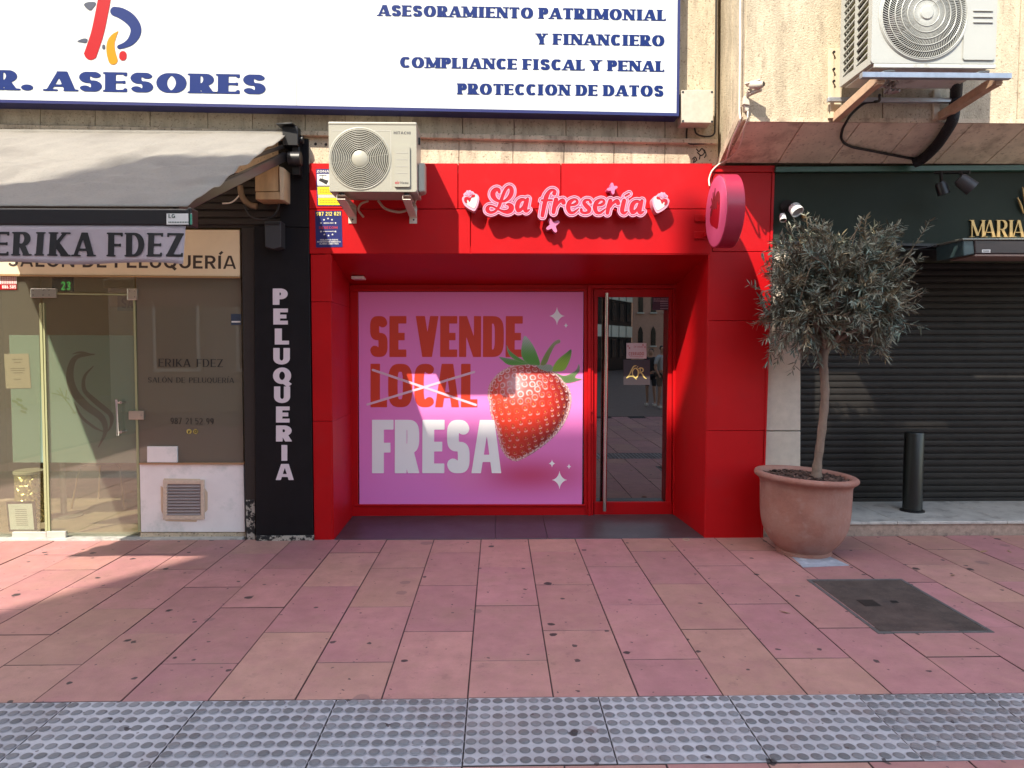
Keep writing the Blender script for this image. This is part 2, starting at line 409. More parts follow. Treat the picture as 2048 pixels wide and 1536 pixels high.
        if sl: f.seg((sr, 1-b), (sr, 1-b-sl*1.6), sr, sr); f.seg((W-sr, b), (W-sr, b+sl*1.6), sr, sr)
    elif c == '1': V(W-a, 0, 1); Dg(a, .74, W-a, .97, b)
    elif c == '2': arc(W/2, .7, W/2-a, .3-b, 160, -20, True); Dg(W-a*1.3, .58, a*1.1, b, a*.9); H(b, 0, W)
    elif c == '3': arc(W/2, .75, W/2-a, .25-b, 150, -90, True); arc(W/2, .27, W/2-a, .27-b, 90, -150, False, True)
    elif c == '4': V(W*.72, 0, 1); H(.28, 0, W); Dg(b, .28, W*.7, 1, b)
    elif c == '5': H(1-b, a, W*.95); V(a, .5, 1, a*.9); arc(W/2, .33, W/2-a, .33-b, 130, -150, False, True)
    elif c == '6': arc(W/2, .33, W/2-a, .33-b, 0, 360); arc(W*.62, .4, W*.62-a, .6-b, 90, 180)
    elif c == '7': H(1-b, 0, W); Dg(W*.35, 0, W-a, 1, a*.95)
    elif c == '8': arc(W/2, .75, W*.46-a, .25-b, 0, 360); arc(W/2, .27, W/2-a, .27-b, 0, 360)
    elif c == '9': arc(W/2, .67, W/2-a, .33-b, 0, 360); arc(W*.38, .6, W*.62-a, .6-b, -90, 0)
    elif c == '.': f.seg((W/2, a*1.1), (W/2, a*1.1), a*1.1, a*1.1)
    elif c == "'": f.seg((W/2, 1), (W/2, .78), a*.8, a*.8, True, True)
    elif c == '-': H(.42, 0, W)
    elif c == '/': Dg(a, 0, W-a, 1, b)
    elif c == '&': arc(W*.45, .77, W*.28, .23-b, 0, 360); arc(W*.42, .28, W*.42-a, .28-b, 30, 330); Dg(W*.3, .62, W-a, 0, a)
    elif c == 'a': arc(W/2, .35, W/2-a, .35-b, 0, 360); V(W-a, 0, .7)
    elif c == 'i': V(W/2, 0, .7); f.seg((W/2, .9), (W/2, .9), a, a)
    elif c == 'r': V(a, 0, .7); arc(W, .35, W-a, .35-b, 90, 170)
    elif c == 'o': arc(W/2, .35, W/2-a, .35-b, 0, 360)
    elif c == 'm': V(a, 0, .7); V(W/2, 0, .5); V(W-a, 0, .5); arc(W*.27, .45, W*.24-a/2, .25-b, 0, 180); arc(W*.74, .45, W*.25-a/2, .25-b, 0, 180)
    elif c == 'e': arc(W/2, .35, W/2-a, .35-b, 20, 320, False, True); H(.36, a, W-a*.6)
    if c not in "Q.'" and cut:
        f.d = np.maximum(f.d, np.maximum(f.Y-1, -f.Y))
    for x, y in serifs:
        yy = sr if y == 0 else 1-sr
        f.seg((x-a-sl+sr, yy), (x+a+sl-sr, yy), sr, sr)
    if acc: f.seg((W*.45, 1.1), (W*.45+.2, 1.3), b, b, True, True)
    if S['blur']: f.blur(S['blur'])
    lo = f.loops()
    if S['slant']: lo = [[(x+S['slant']*y, y) for x, y in lp] for lp in lo]
    GC[key] = (lo, W*(.89 if c == 'C' else .95 if c in 'FLP' else 1)); return GC[key]
def text_loops(s, S):
    x = 0; out = []
    for ch in s:
        if ch == ' ': x += S['space']; continue
        lo, W = glyph(ch, S); out.append([[(p[0]+x, p[1]) for p in lp] for lp in lo]); x += W+S['gap']
    return out, x-S['gap']
def text(mb, s, S, bl, br, hpx, Y, t=.004, O=None):         # baseline from photo point bl to br, cap height in photo pixels, at depth Y
    gl, W = text_loops(s, S)
    a, b_, c = at(*bl, Y), at(*br, Y), at(bl[0], bl[1]-hpx, Y)
    for lo in gl: solid(mb, lo, a, (b_-a)/W, c-a, t)
    return mb
def words(name, s, S, bl, br, hpx, Y, t, m, parent):         # one part per word
    ws = s.split(' '); W = text_loops(s, S)[1]; x = 0
    L = lambda k: (bl[0]+(br[0]-bl[0])*k, bl[1]+(br[1]-bl[1])*k)
    for wd in ws:
        w1 = text_loops(wd, S)[1]; text(MB(), wd, S, L(x/W), L((x+w1)/W), hpx, Y, t).build(name, m, parent); x += w1+S['gap']+S['space']
COOPER = style(.138, .058, .95, s=.06, sr=.046, blur=2, gap=.08, con=True, space=.28)
ANTON = style(.112, .092, .70, n=3.4, gap=.045, space=.2, step=.012)
GILL = style(.145, .12, 1.05, gap=.1)
MONT = style(.092, .085, 1.08, gap=.16, space=.4)
ELING = style(.1, .05, .82, s=.055, sr=.035, blur=1, gap=.13, con=True, space=.42)
TRAJ = style(.058, .018, .62, s=.05, sr=.012, gap=.1, con=True, step=.012)
THIN = style(.068, .032, .9, s=.045, sr=.018, gap=.14, con=True, space=.5, step=.012)
BOLD = style(.088, .078, .9, gap=.14, step=.03)
SMALL = style(.09, .085, .95, gap=.14, step=.04, space=.4)

# ------------------------------------------------------------------ materials
RED = mat("red_paint", (.45, .0038, .007), .45, spec=.22, var=.07, vscale=3, bump=.04, bscale=60, dirt=(.39, .010, .013), dscale=7, dlo=.55, dhi=.85, pits=((23, .745, .76, (.12, .004, .006), .8), (3.5, .56, .8, (.40, .014, .018), .45), (1.3, .5, .75, (.36, .003, .006), .5)))
REDG = mat("red_gap", (.16, .004, .006), .6)
CONC = mat("concrete", (.50, .425, .31), .9, var=.24, vscale=14, bump=.6, bscale=90, dirt=(.30, .25, .175), dscale=5, dlo=.5, dhi=.8, streak=True, pits=((55, .60, .68, (.22, .17, .12), .7), (150, .62, .72, (.25, .2, .14), .6), (16, .60, .72, (.24, .19, .14), .5)))
CONC2 = mat("concrete_stained", (.60, .49, .36), .9, var=.25, vscale=7, bump=.5, bscale=60, dirt=(.27, .20, .15), dscale=4, dlo=.48, dhi=.75, streak=True, pits=((55, .60, .68, (.14, .10, .07), .7), (150, .62, .72, (.25, .2, .14), .6), (16, .60, .72, (.24, .19, .14), .5)))
SOFF = mat("soffit_stone", (.76, .68, .54), .75, var=.18, vscale=4, bump=.2, bscale=50, dirt=(.36, .28, .21), dscale=2.5, pits=((40, .60, .7, (.3, .24, .18), .5), (7, .56, .75, (.36, .33, .24), .5)))
STONE = mat("pale_stone", (.60, .53, .45), .7, var=.12, vscale=12, bump=.2, bscale=80)
MARB = mat("grey_marble", (.50, .49, .46), .35, var=.25, vscale=5, dirt=(.22, .21, .2), dscale=7)
SLATE = mat("dark_slate", (.052, .044, .052), .38, var=.35, vscale=5, bump=.1, dirt=(.10, .085, .09), dscale=9, dlo=.55, dhi=.85)
BLACKP = mat("black_paint", (.006, .005, .007), .55, spec=.25, var=.3, vscale=8, bump=.08, bscale=50)
PEEL = mat("peeling_plaster", (.42, .38, .33), .9, var=.3, vscale=20, dirt=(.02, .018, .018), dscale=18, dlo=.48, dhi=.52)
DBROWN = mat("dark_brown_panel", (.022, .015, .013), .6, var=.2)
CREAM = mat("cream_board", (.80, .66, .45), .5, var=.05)
WHITEP = mat("white_panel", (.85, .82, .82), .45, var=.06, vscale=4, dirt=(.58, .62, .60), dscale=2.5)
SIGNW = mat("sign_white", (.60, .625, .62), .3, var=.02, dirt=(.45, .45, .43), dscale=9, dlo=.60, dhi=.8, pits=((38, .70, .76, (.25, .25, .25), .6),))
SIGNB = mat("sign_blue_frame", (.012, .017, .11), .4)
BLUE = mat("blue_vinyl", (.0025, .018, .125), .5, spec=.2)
LRED = mat("red_vinyl", (.36, .002, .008), .5, spec=.2)
LYEL = mat("yellow_vinyl", (.50, .21, .0), .5, spec=.2)
LGREY = mat("grey_blue_vinyl", (.035, .045, .08), .4)
ACW = mat("ac_casing", (.345, .335, .28), .38, var=.03)
ACW2 = mat("ac_casing_bright", (.40, .41, .385), .38, var=.03)
ACD = mat("ac_dark_cavity", (.022, .018, .02), .6)
ACIN = mat("ac_fan_blade", (.14, .12, .13), .5)
COIL = mat("ac_coil_fins", (.22, .19, .08), .45, metal=.4)
STEELW = mat("painted_bracket", (.62, .56, .48), .5, var=.08, vscale=30, dirt=(.35, .22, .15), dscale=18, dlo=.6, dhi=.8)
GALV = mat("galvanised_steel", (.42, .45, .50), .4, metal=.6, var=.15, vscale=20)
RUST = mat("weathered_bracket", (.48, .33, .22), .6, var=.2, vscale=20)
STEEL = mat("brushed_steel", (.62, .58, .55), .22, metal=1.)
CHROME = mat("satin_fitting", (.55, .50, .44), .3, metal=.9)
PIPE = mat("black_insulation", (.012, .011, .014), .8, bump=.6, bscale=90)
CABW = mat("white_cable", (.72, .66, .58), .6)
CABK = mat("black_cable", (.014, .012, .012), .6)
PLAST = mat("grey_plastic_box", (.46, .42, .345), .6, var=.12, vscale=25)
WOOD = mat("plywood", (.42, .27, .14), .7, var=.25, vscale=14, streak=True)
FABRIC = mat("awning_fabric", (.36, .345, .32), .9, var=.06, vscale=12, bump=.7, bscale=110, dirt=(.22, .21, .20), dscale=3.2, dlo=.5, dhi=.8, pits=((70, .52, .68, (.20, .19, .185), .55),))
VAL = mat("valance_fabric", (.56, .50, .54), .9, var=.05, bump=.2, bscale=200, dirt=(.40, .33, .33), dscale=6, dlo=.55, dhi=.9)
INK = mat("black_ink", (.010, .010, .013), .5)
INKB = mat("brown_ink", (.045, .030, .025), .5)
LAV = mat("pale_vinyl_letter", (.72, .62, .66), .5)
GREENF = mat("dark_green_fascia", (.025, .034, .026), .6, spec=.15, var=.12, vscale=2)
GREENM = mat("green_metal_trim", (.03, .10, .075), .35, var=.2)
GOLD = mat("gold_letter", (.52, .34, .14), .4, metal=.7)
SHUT = mat("shutter_brown", (.016, .0138, .0125), .5, spec=.3, var=.3, vscale=5, dirt=(.032, .028, .025), dscale=4, dlo=.5, dhi=.85)
BLKM = mat("black_metal", (.010, .010, .012), .4)
TEAL = mat("cassette_teal", (.05, .085, .09), .4)
def translucent(m, col, fac):
    n, l = m.node_tree.nodes, m.node_tree.links; t = n.new("ShaderNodeBsdfTranslucent"); t.inputs[0].default_value = (*col, 1); x = n.new("ShaderNodeMixShader"); x.inputs[0].default_value = fac
    l.new(n["Principled BSDF"].outputs[0], x.inputs[1]); l.new(t.outputs[0], x.inputs[2]); l.new(x.outputs[0], n["Material Output"].inputs[0])
translucent(FABRIC, (.78, .70, .58), .42); translucent(VAL, (.6, .52, .55), .3)
TERRA = mat("terracotta", (.31, .14, .105), .85, var=.22, vscale=6, bump=.3, bscale=40, dirt=(.36, .205, .165), dscale=3.2, dlo=.42, dhi=.7, pits=((9, .62, .78, (.42, .30, .27), .4), (45, .68, .76, (.2, .07, .05), .5), (5, .62, .72, (.26, .08, .06), .5)))
BARKM = mat("bark_mulch", (.04, .023, .018), .9, attr="tint", bump=.4, bscale=80)
TRUNK = mat("olive_bark", (.21, .15, .115), .9, var=.3, vscale=22, bump=.7, bscale=70, dirt=(.2, .15, .11), dscale=30, streak=True)
TWIG = mat("olive_twig", (.20, .15, .10), .9)
LEAF = mat("olive_leaf", (.1, .12, .08), .55, attr="tint")
PINK = mat("sign_pink", (.60, .17, .33), .4)
PINKL = mat("sign_pink_pale", (.68, .33, .44), .4)
PINKD = mat("sign_pink_mauve", (.60, .27, .42), .4)
SRED = mat("sign_red", (.42, .006, .018), .35)
SWHITE = mat("sign_white_face", (.58, .58, .55), .35)
DISCP = mat("disc_pink", (.80, .14, .30), .35)
DISCR = mat("disc_rim_red", (.36, .02, .055), .3)
DISCK = mat("disc_dark_red", (.25, .02, .03), .5)
PAPER = mat("paper", (.72, .72, .70), .7)
LENSG = mat("lamp_lens", (.32, .29, .30), .2)

def paving(name, attr, grain=True):
    m = mat(name, (.3, .2, .2), .62, var=.16, vscale=7, bump=.12, bscale=120, attr=attr)
    n, l = m.node_tree.nodes, m.node_tree.links; b = n["Principled BSDF"]
    cur = b.inputs["Base Color"].links[0].from_socket
    geo = [x for x in n if x.type == 'NEW_GEOMETRY'][0].outputs["Position"]
    def mixin(fac, col):
        nonlocal cur
        mx = n.new("ShaderNodeMix"); mx.data_type = 'RGBA'; l.new(fac, mx.inputs[0]); l.new(cur, mx.inputs[6]); mx.inputs[7].default_value = (*col, 1); cur = mx.outputs[2]
    def fine(scale, lo, hi, mul):
        t = n.new("ShaderNodeTexNoise"); t.inputs["Scale"].default_value = scale; t.inputs["Detail"].default_value = 9; t.inputs["Roughness"].default_value = .75
        l.new(geo, t.inputs["Vector"]); r = n.new("ShaderNodeMapRange"); r.inputs[1].default_value = lo; r.inputs[2].default_value = hi; r.inputs[4].default_value = mul
        l.new(t.outputs["Fac"], r.inputs[0]); return r.outputs[0]
    if grain: mixin(fine(2.2, .48, .70, .42), (.44, .26, .18)); mixin(fine(3.1, .48, .70, .5), (.36, .150, .170))
    mixin(fine(1.6, .5, .8, .5), (.24, .135, .11)); mixin(fine(170, .56, .68, .35), (.14, .085, .08)); mixin(fine(9, .57, .74, .6), (.13, .075, .075)); mixin(fine(60, .6, .7, .45), (.10, .06, .06)); mixin(fine(.55, .5, .72, .35), (.17, .10, .09))
    def spots(scale, rmax, dens, col, seed, fac=1.):       # dropped gum and oil spots: irregular dots in some cells
        mp = n.new("ShaderNodeMapping"); mp.inputs["Location"].default_value = (seed, seed*.7, 0); mp.inputs["Scale"].default_value = (1, 1, 0); l.new(geo, mp.inputs[0])
        nz = n.new("ShaderNodeTexNoise"); nz.inputs["Scale"].default_value = 28; l.new(geo, nz.inputs["Vector"])
        ad = n.new("ShaderNodeVectorMath"); ad.operation = 'MULTIPLY_ADD'; ad.inputs[1].default_value = (.03, .03, 0); l.new(nz.outputs["Color"], ad.inputs[0]); l.new(mp.outputs[0], ad.inputs[2])
        v = n.new("ShaderNodeTexVoronoi"); v.voronoi_dimensions = '2D'; v.inputs["Scale"].default_value = scale; l.new(ad.outputs[0], v.inputs["Vector"])
        sp = n.new("ShaderNodeSeparateColor"); l.new(v.outputs["Color"], sp.inputs[0])
        th = n.new("ShaderNodeMapRange"); th.inputs[1].default_value = 1-dens; th.inputs[2].default_value = 1; th.inputs[3].default_value = 0; th.inputs[4].default_value = rmax*scale
        l.new(sp.outputs[0], th.inputs[0])
        sb = n.new("ShaderNodeMath"); sb.operation = 'SUBTRACT'; l.new(th.outputs[0], sb.inputs[0]); l.new(v.outputs["Distance"], sb.inputs[1])
        mr = n.new("ShaderNodeMapRange"); mr.inputs[1].default_value = 0; mr.inputs[2].default_value = .012; mr.inputs[4].default_value = fac; l.new(sb.outputs[0], mr.inputs[0])
        mixin(mr.outputs[0], col)
    spots(2.6, .030, .45, (.030, .022, .025), 3.1, .94); spots(4.6, .017, .42, (.045, .032, .035), 8.7, .9); spots(9, .007, .5, (.07, .045, .048), 1.7, .8); spots(1.9, .055, .35, (.16, .10, .10), 5.3, .5)
    l.new(cur, b.inputs["Base Color"])
    return m
PAVE = paving("paving_slab", "tint")
TACT = paving("tactile_slab", "tint", False)

# ------------------------------------------------------------------ ground
g = MB().add([(-300,-300,-.03),(300,-300,-.03),(300,300,-.03),(-300,300,-.03)], [(0,1,2,3)])
g.build("ground", mat("street_paving", (.20, .15, .13), .8, var=.2), kind='structure')
TW, TL = .3925, .775
bed = MB().box(-7, 7, -3.2, 5.9, -.022, -.006); bed.build("pavement_bed", mat("joint_dirt", (.035, .026, .028), .9), kind='structure')
def slab(mb, cols, x0, x1, y0, y1, c, z=0., bev=.0035, gap=.002):
    a, b, d, e = x0+gap, x1-gap, y0+gap, y1-gap
    dz = random.uniform(-.002, .0015)
    vs = [(a,d,-.012),(b,d,-.012),(b,e,-.012),(a,e,-.012),(a,d,z+dz-bev*.6),(b,d,z+dz-bev*.6),(b,e,z+dz-bev*.6),(a,e,z+dz-bev*.6),
          (a+bev,d+bev,z+dz),(b-bev,d+bev,z+dz),(b-bev,e-bev,z+dz),(a+bev,e-bev,z+dz)]
    k = len(mb.v); mb.v += vs
    for q in [(8,9,10,11),(4,5,9,8),(5,6,10,9),(6,7,11,10),(7,4,8,11),(0,1,5,4),(1,2,6,5),(2,3,7,6),(3,0,4,7)]: mb.f.append(tuple(i+k for i in q))
    cols += [tuple(np.array(c)*.14)]*8+[tuple(np.array(c)*1.07)]*4
pv, pc = MB(), []
XJ = gr(962, 1082).x; YF = gr(1024, 1395).y; YN = gr(1024, 1531).y
jr = [gr(1150, 1103).y+TL, gr(1150, 1103).y]
def tcol():
    t = random.random(); pk, oc, ro = np.array((.375, .170, .178)), np.array((.41, .222, .180)), np.array((.39, .192, .172))
    c = pk*(1-t)+ro*t if random.random() < .66 else ro*(1-t)+oc*t
    return tuple(c*random.uniform(.88, 1.12))
for i in range(-17, 17):
    x0 = XJ+i*TW
    base = jr[1] if (i % 2) == 1 else gr(1030, 1134).y
    edges = [5.9]+[y for y in (base+TL*k for k in range(3, -12, -1)) if -3.1 < y < 5.86]
    for e0, e1 in zip(edges[:-1], edges[1:]):
        for hi, lo in (((e0, max(e1, YF)), (min(e0, YN), e1))):
            if hi-lo > .02: slab(pv, pc, x0, x0+TW, lo, hi, tcol())
pv.build("pavement", PAVE, kind='structure', colors=pc)
tv, tc = MB(), []
TX = gr(936, 1395).x; TT = .597
for i in range(-9, 8):
    x0 = TX+i*TT; c = np.array((.41, .40, .43))*random.uniform(.92, 1.08); slab(tv, tc, x0, x0+TT, YN, YF, tuple(c))
    for a in range(11):
        for b in range(8):
            cx, cy = x0+TT*(a+.5)/11, YN+(YF-YN)*(b+.5)/8
            k = len(tv.v); m = 16; r0 = .0208
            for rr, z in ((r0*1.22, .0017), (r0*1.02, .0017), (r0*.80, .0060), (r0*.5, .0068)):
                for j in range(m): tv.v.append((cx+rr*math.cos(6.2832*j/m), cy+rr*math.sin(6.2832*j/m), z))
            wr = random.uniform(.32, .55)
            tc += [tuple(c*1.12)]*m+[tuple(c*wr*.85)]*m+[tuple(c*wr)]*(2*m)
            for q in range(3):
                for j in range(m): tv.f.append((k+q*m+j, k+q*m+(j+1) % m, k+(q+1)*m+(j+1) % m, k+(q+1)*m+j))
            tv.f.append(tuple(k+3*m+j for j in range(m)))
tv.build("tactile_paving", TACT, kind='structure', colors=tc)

# ------------------------------------------------------------------ the concrete building above and beside the shops
WY = 5.87
bl = thing("concrete_building", "weathered beige concrete building front above and between the shops", "building", (0, 6.1, 0))
def ledge_y(x): return 257+.0205*x
up_ = MB(); lowr = MB()
js = [-900,-420,-180,80,190,300,415,505,610,690,800,925,1028,1132,1235,1330,1437]
for a, b in zip(js[:-1], js[1:]):
    a1 = a+.6; b1 = b-.6
    up_.px([(a1, -900), (b1, -900), (b1, ledge_y(b1)), (a1, ledge_y(a1))], WY-.01, .16)
js2 = [-900,-420,610,700,815,918,1026,1128,1228,1330,1437]
for a, b in zip(js2[:-1], js2[1:]):
    a1 = a+.5; b1 = b-.5
    lowr.px([(a1, ledge_y(a1)-6), (b1, ledge_y(b1)-6), (b1, 345), (a1, 345)], WY+.018, .2)
up_.build("wall_panel", CONC, bl, bevel=.004, seg=1); lowr.build("lower_wall_panel", CONC2, bl, bevel=.003, seg=1)
lip = MB(); lip.px([(-900, ledge_y(-900)-9), (1436, ledge_y(1436)-9), (1436, ledge_y(1436)+1), (-900, ledge_y(-900)+1)], WY-.03, .1)
lip.build("ledge", CONC2, bl, bevel=.006)
MB().box(-12, 12, 6.06, 6.6, 3.0, 11).build("core_wall", CONC2, bl)
BX, BY = 1.83, 5.33
zf = at(1482, 240, BY).z; zb = at(1450, 327, WY).z
bay = MB()
bxs = [BX]+[BX+.02+i*1.02 for i in range(1, 7)]
for a, b in zip(bxs[:-1], bxs[1:]):
    bay.prism([(a+.002, BY, zf), (b-.002, BY, zf), (b-.002, BY, 10), (a+.002, BY, 10)], (0, .3, 0))
bay.build("bay_front", CONC, bl, bevel=.008, seg=2)
MB().prism([(BX, BY+.3, zf-.1), (BX, WY+.2, zb-.02), (BX, WY+.2, 10), (BX, BY+.3, 10)], (4, 0, 0)).build("bay_side", CONC, bl)
MB().prism([(BX-.02, BY+.02, zf+.03), (BX-.02, WY+.03, zb-.03), (BX-.02, WY+.03, zb+.04), (BX-.02, BY+.02, zf+.1)], (.05, 0, 0)).build("bay_edge_trim", CONC2, bl)
so_ = MB(); x = BX+.035; i = 0
while x < 7:
    wd = .43
    p = [(x, BY+.012, zf+.004), (x+wd-.006, BY+.012, zf+.004), (x+wd-.006, WY-.02, zb), (x, WY-.02, zb)]
    so_.prism(p, (0, 0, .05)); x += wd
so_.build("soffit", SOFF, bl, bevel=.003, seg=1)
MB().box(BX+.035, 7, BY-.004, BY+.01, zf-.012, zf+.02).build("drip_edge", CONC2, bl)
# stone pilaster between the red shop and the shutter
pl_ = MB(); pl_.px([(1528, 484), (1601, 484), (1601, 863-2), (1528, 863-2)], 5.93, .12); pl_.px([(1526, 863), (1601, 863), (1600, 1085), (1526, 1085)], 5.93, .12)
pl_.build("stone_pilaster", STONE, bl, bevel=.003, seg=1)
MB().box(at(1601, 700, 5.93).x-.14, at(1601, 700, 5.93).x-.004, 6.06, 6.9, 0, 2.42).build("pilaster_return", STONE, bl)
MB().box(-12, -6.3, 5.9, 6.5, 0, 3.1).build("ground_floor_wall", CONC2, bl)
MB().box(6.6, 12, 5.9, 6.5, 0, 3.1).build("ground_floor_wall", CONC2, bl)
MB().box(-12, 12, 6.6, 12, 3.0, 3.2).build("floor_slab", CONC2, bl)
MB().box(-12, 12, 10.5, 10.8, -.02, 3.0).build("back_wall", CONC2, bl)

gfm = mat("graffiti_ink", (.03,.022,.02), .8)
def graf(f_):
    for L in ([(1393,298),(1398,303),(1404,297),(1409,305),(1402,311),(1395,305)], [(1409,300),(1412,309),(1409,315)], [(1385,318),(1390,314),(1393,320),(1387,325),(1389,318)], [(1400,312),(1399,318)]): f_.stroke([(x, -y) for x, y, in spline(L, 4)], 1.15, mg=3)
# ------------------------------------------------------------------ red shop front
RB = 6.62
rs = thing("red_shopfront", "bright red painted strawberry shop front with recessed window and door", "shopfront", (.4, 6.0, 0))
def pan(mb, x0, y0, x1, y1, Y=WY, t=.05, xl=None, xr=None, g=.6):
    mb.px([(x0+g, y0+g), (x1-g, y0+g), ((xr or x1)-g, y1-g), ((xl or x0)+g, y1-g)], Y, t)
lx = lambda y: 618+.0128*(y-300)
rx_ = lambda y: 1550-.0322*(y-335)
fa = MB()
for a, b in zip([618, 916, 1122, 1425][:-1], [916, 1122, 1425]): pan(fa, a, 326, b, 418)
for a, b in zip([618, 941, 1425][:-1], [941, 1425]): pan(fa, a, 418, b, 508)
fa.px([(1425.6, 345), (rx_(345)-6, 345), (rx_(500)-6, 503), (1425.6, 503)], WY, .05)
fa.px([(1425.6, 331), (rx_(331), 331), (rx_(331), 344), (1425.6, 344)], WY-.012, .06)
fa.build("fascia", RED, rs, bevel=.003, seg=1)
pl = MB()
for y0, y1 in ((509, 604), (604, 843), (843, 1082)):
    pl.px([(lx(y0)+.5, y0), (662.5, y0), (663.5, y1-.8), (lx(y1)+.5, y1-.8)], WY, .05)
pl.build("pilaster", RED, rs, bevel=.003, seg=1)
pr = MB()
ix = lambda y: 1418-.0155*(y-508)
for y0, y1 in ((504, 642), (642, 862), (862, 1079)):
    pr.px([(ix(y0)+.6, y0), (rx_(y0)-5, y0), (rx_(y1)-3, y1-.8), (ix(y1)+.6, y1-.8)], WY, .05)
pr.build("pilaster", RED, rs, bevel=.003, seg=1)
tr = MB(); tr.px([(rx_(335)-5, 336), (rx_(335), 336), (rx_(1079), 1079), (rx_(1079)-3, 1079)], WY-.008, .07); tr.build("edge_trim", RED, rs)
bk = MB(); bk.box(at(618,700,WY).x+.004, at(1415,700,WY).x+.0, 5.925, 6.05, 2.40, 3.10); bk.box(at(620,700,WY).x+.006, -1.376, 5.925, 6.1, .0, 2.4); bk.box(1.735, at(1529,700,WY).x-.01, 5.925, 6.1, 0, 3.0)
bk.build("backing", REDG, rs)
XL, XR0, XR1 = at(663, 700, WY).x, at(1414, 700, WY).x, at(1351, 700, RB).x
ZS0, ZS1 = at(1000, 508, WY).z, at(1000, 569, RB).z
rv = MB()
zc = [0, at(664, 843, WY).z, at(661, 604, WY).z, ZS0+.02]
for a, b in zip(zc[:-1], zc[1:]):
    rv.prism([(XL, WY+.006, a+.0015), (XL, RB, a+.0015), (XL, RB, b-.0015), (XL, WY+.006, b-.0015)], (-.04, 0, 0))
rv.build("reveal", RED, rs)
MB().prism([(XR0, WY+.006, 0), (XR1, RB, 0), (XR1, RB, ZS0+.02), (XR0, WY+.006, ZS0+.02)], (.04, 0, 0)).build("reveal", RED, rs)
sf = MB().prism([(XL-.03, WY+.004, ZS0), (XR0+.03, WY+.004, ZS0), (XR0+.03, RB+.1, ZS1-.02), (XL-.03, RB+.1, ZS1-.02)], (0, 0, .06)); sf.build("soffit", RED, rs)
sl = MB()
for a, b in ((XL-.0, -.02), (-.02, .42), (.42, XR0)):
    sl.prism([(a+.001, WY-.01, .004), (b-.001, WY-.01, .004), (b-.001, RB+.05, .022), (a+.001, RB+.05, .022)], (0, 0, -.03))
sl.build("sill", SLATE, rs, bevel=.003, seg=1)
wf = MB()
for q in ((700,569,1172,583),(700,1010,1172,1036),(700,583,716,1010),(1168,569,1178,1036)): wf.rect(*q, RB, .08)
wf.rect(1176, 569, 1182, 1036, RB-.025, .1)
wf.rect(708, 577, 1172, 583, RB-.012, .02); wf.rect(710, 1009, 1170, 1013, RB-.012, .02)
wf.build("window_frame", RED, rs, bevel=.004)
df = MB()
for q in ((1182,569,1356,577),(1346,577,1356,1034),(1182,577,1187,1034)): df.rect(*q, RB-.01, .09)
df.build("door_frame", RED, rs, bevel=.004)
pw = MB(); pw.px([(714,581),(1170,581),(1166,1012),(716,1012)], RB+.022, .01); pw.build("window_pane", glass("shop_glass", (.7,.7,.7), .06), rs)
drf = MB()
for q in ((1188,578,1345,594),(1188,1004,1344,1031)): drf.rect(*q, RB+.012, .05)
drf.px([(1188,594),(1196,594),(1192,1004),(1187,1004)], RB+.012, .05); drf.px([(1338,594),(1345,594),(1343,1004),(1332,1004)], RB+.012, .05)
dr = drf.build("door", RED, rs, bevel=.004)
dg = MB(); dg.px([(1193,591),(1341,591),(1337,1007),(1190,1007)], RB+.035, .012); dg.build("door_glass", glass("door_glass", (.07,.07,.08), .20, 1.2), rs)
hd = MB(); a, b = at(1214, 586, RB-.06), at(1209, 1022, RB-.06); hd.cyl(a, b, .019, 20)
for t in (.12, .88):
    p = a.lerp(b, t); hd.cyl(p, p+Vector((0, .075, 0)), .009, 12)
hd.build("door_handle", STEEL, rs, smooth=40)
for y in (822, 846): p = at(1182, y, RB-.03); MB().cyl(p, p+Vector((0, .03, 0)), .011, 16).build("lock_cylinder", RED, rs, smooth=40)
MB().box(XL-.05, XR1+.1, RB+.16, RB+.2, 0, 2.4).build("shop_dark_backing", mat("dark_interior", (.012, .011, .012), .9), rs)  # black sheet stands for the unlit shop interior behind the glass
dl = MB(); c = Vector((-1.30, 6.44, ZS0-(ZS0-ZS1)*.75-.012)); dl.box(c.x, c.x+.11, c.y-.06, c.y+.06, c.z-.008, c.z+.02)
dl.build("recessed_light", mat("light_cover", (.75, .68, .66), .4), rs, bevel=.004)

# vinyl poster on the window
PY = RB+.012
po = thing("window_poster", "pink shop window poster reading se vende local fresa with a big strawberry", "poster", (0, PY, .2))
c0, c1, c2, c3 = at(717,584,PY), at(1167,584,PY), at(1164,1009,PY), at(719,1009,PY)
N1 = 60; v, f, cc = [], [], []
for j in range(N1+1):
    for i in range(N1+1):
        s, t = i/N1, j/N1
        v.append(tuple((c0*(1-s)+c1*s)*(1-t)+(c3*(1-s)+c2*s)*t))
        base = np.array((.84, .22, .52))*(1-t)+np.array((.84, .24, .66))*t
        k = math.exp(-(((s-.76)/.26)**2+((t-.86)/.085)**2)); base = base*(1-.8*k)+np.array((.55, .035, .09))*.8*k
        k2 = math.exp(-(((s-.48)/.1)**2+((t-.88)/.06)**2)); base = base*(1-.5*k2)+np.array((.85, .25, .55))*.5*k2
        cc.append(tuple(base))
for j in range(N1):
    for i in range(N1):
        a = j*(N1+1)+i; f.append((a, a+N1+1, a+N1+2, a+1))
PM = mat("poster_print", (.7,.25,.5), .38, attr="tint")
MB().add(v, f).build("poster_sheet", PM, po, colors=cc)
PR_ = mat("poster_red_ink", (.66, .05, .022), .4); PWH = mat("poster_white_ink", (.95, .94, .95), .4); PPK = mat("poster_pale_ink", (.78, .50, .62), .4)
words("red_lettering", "SE VENDE", ANTON, (740, 714), (1045, 714), 82, PY-.0012, .001, PR_, po)
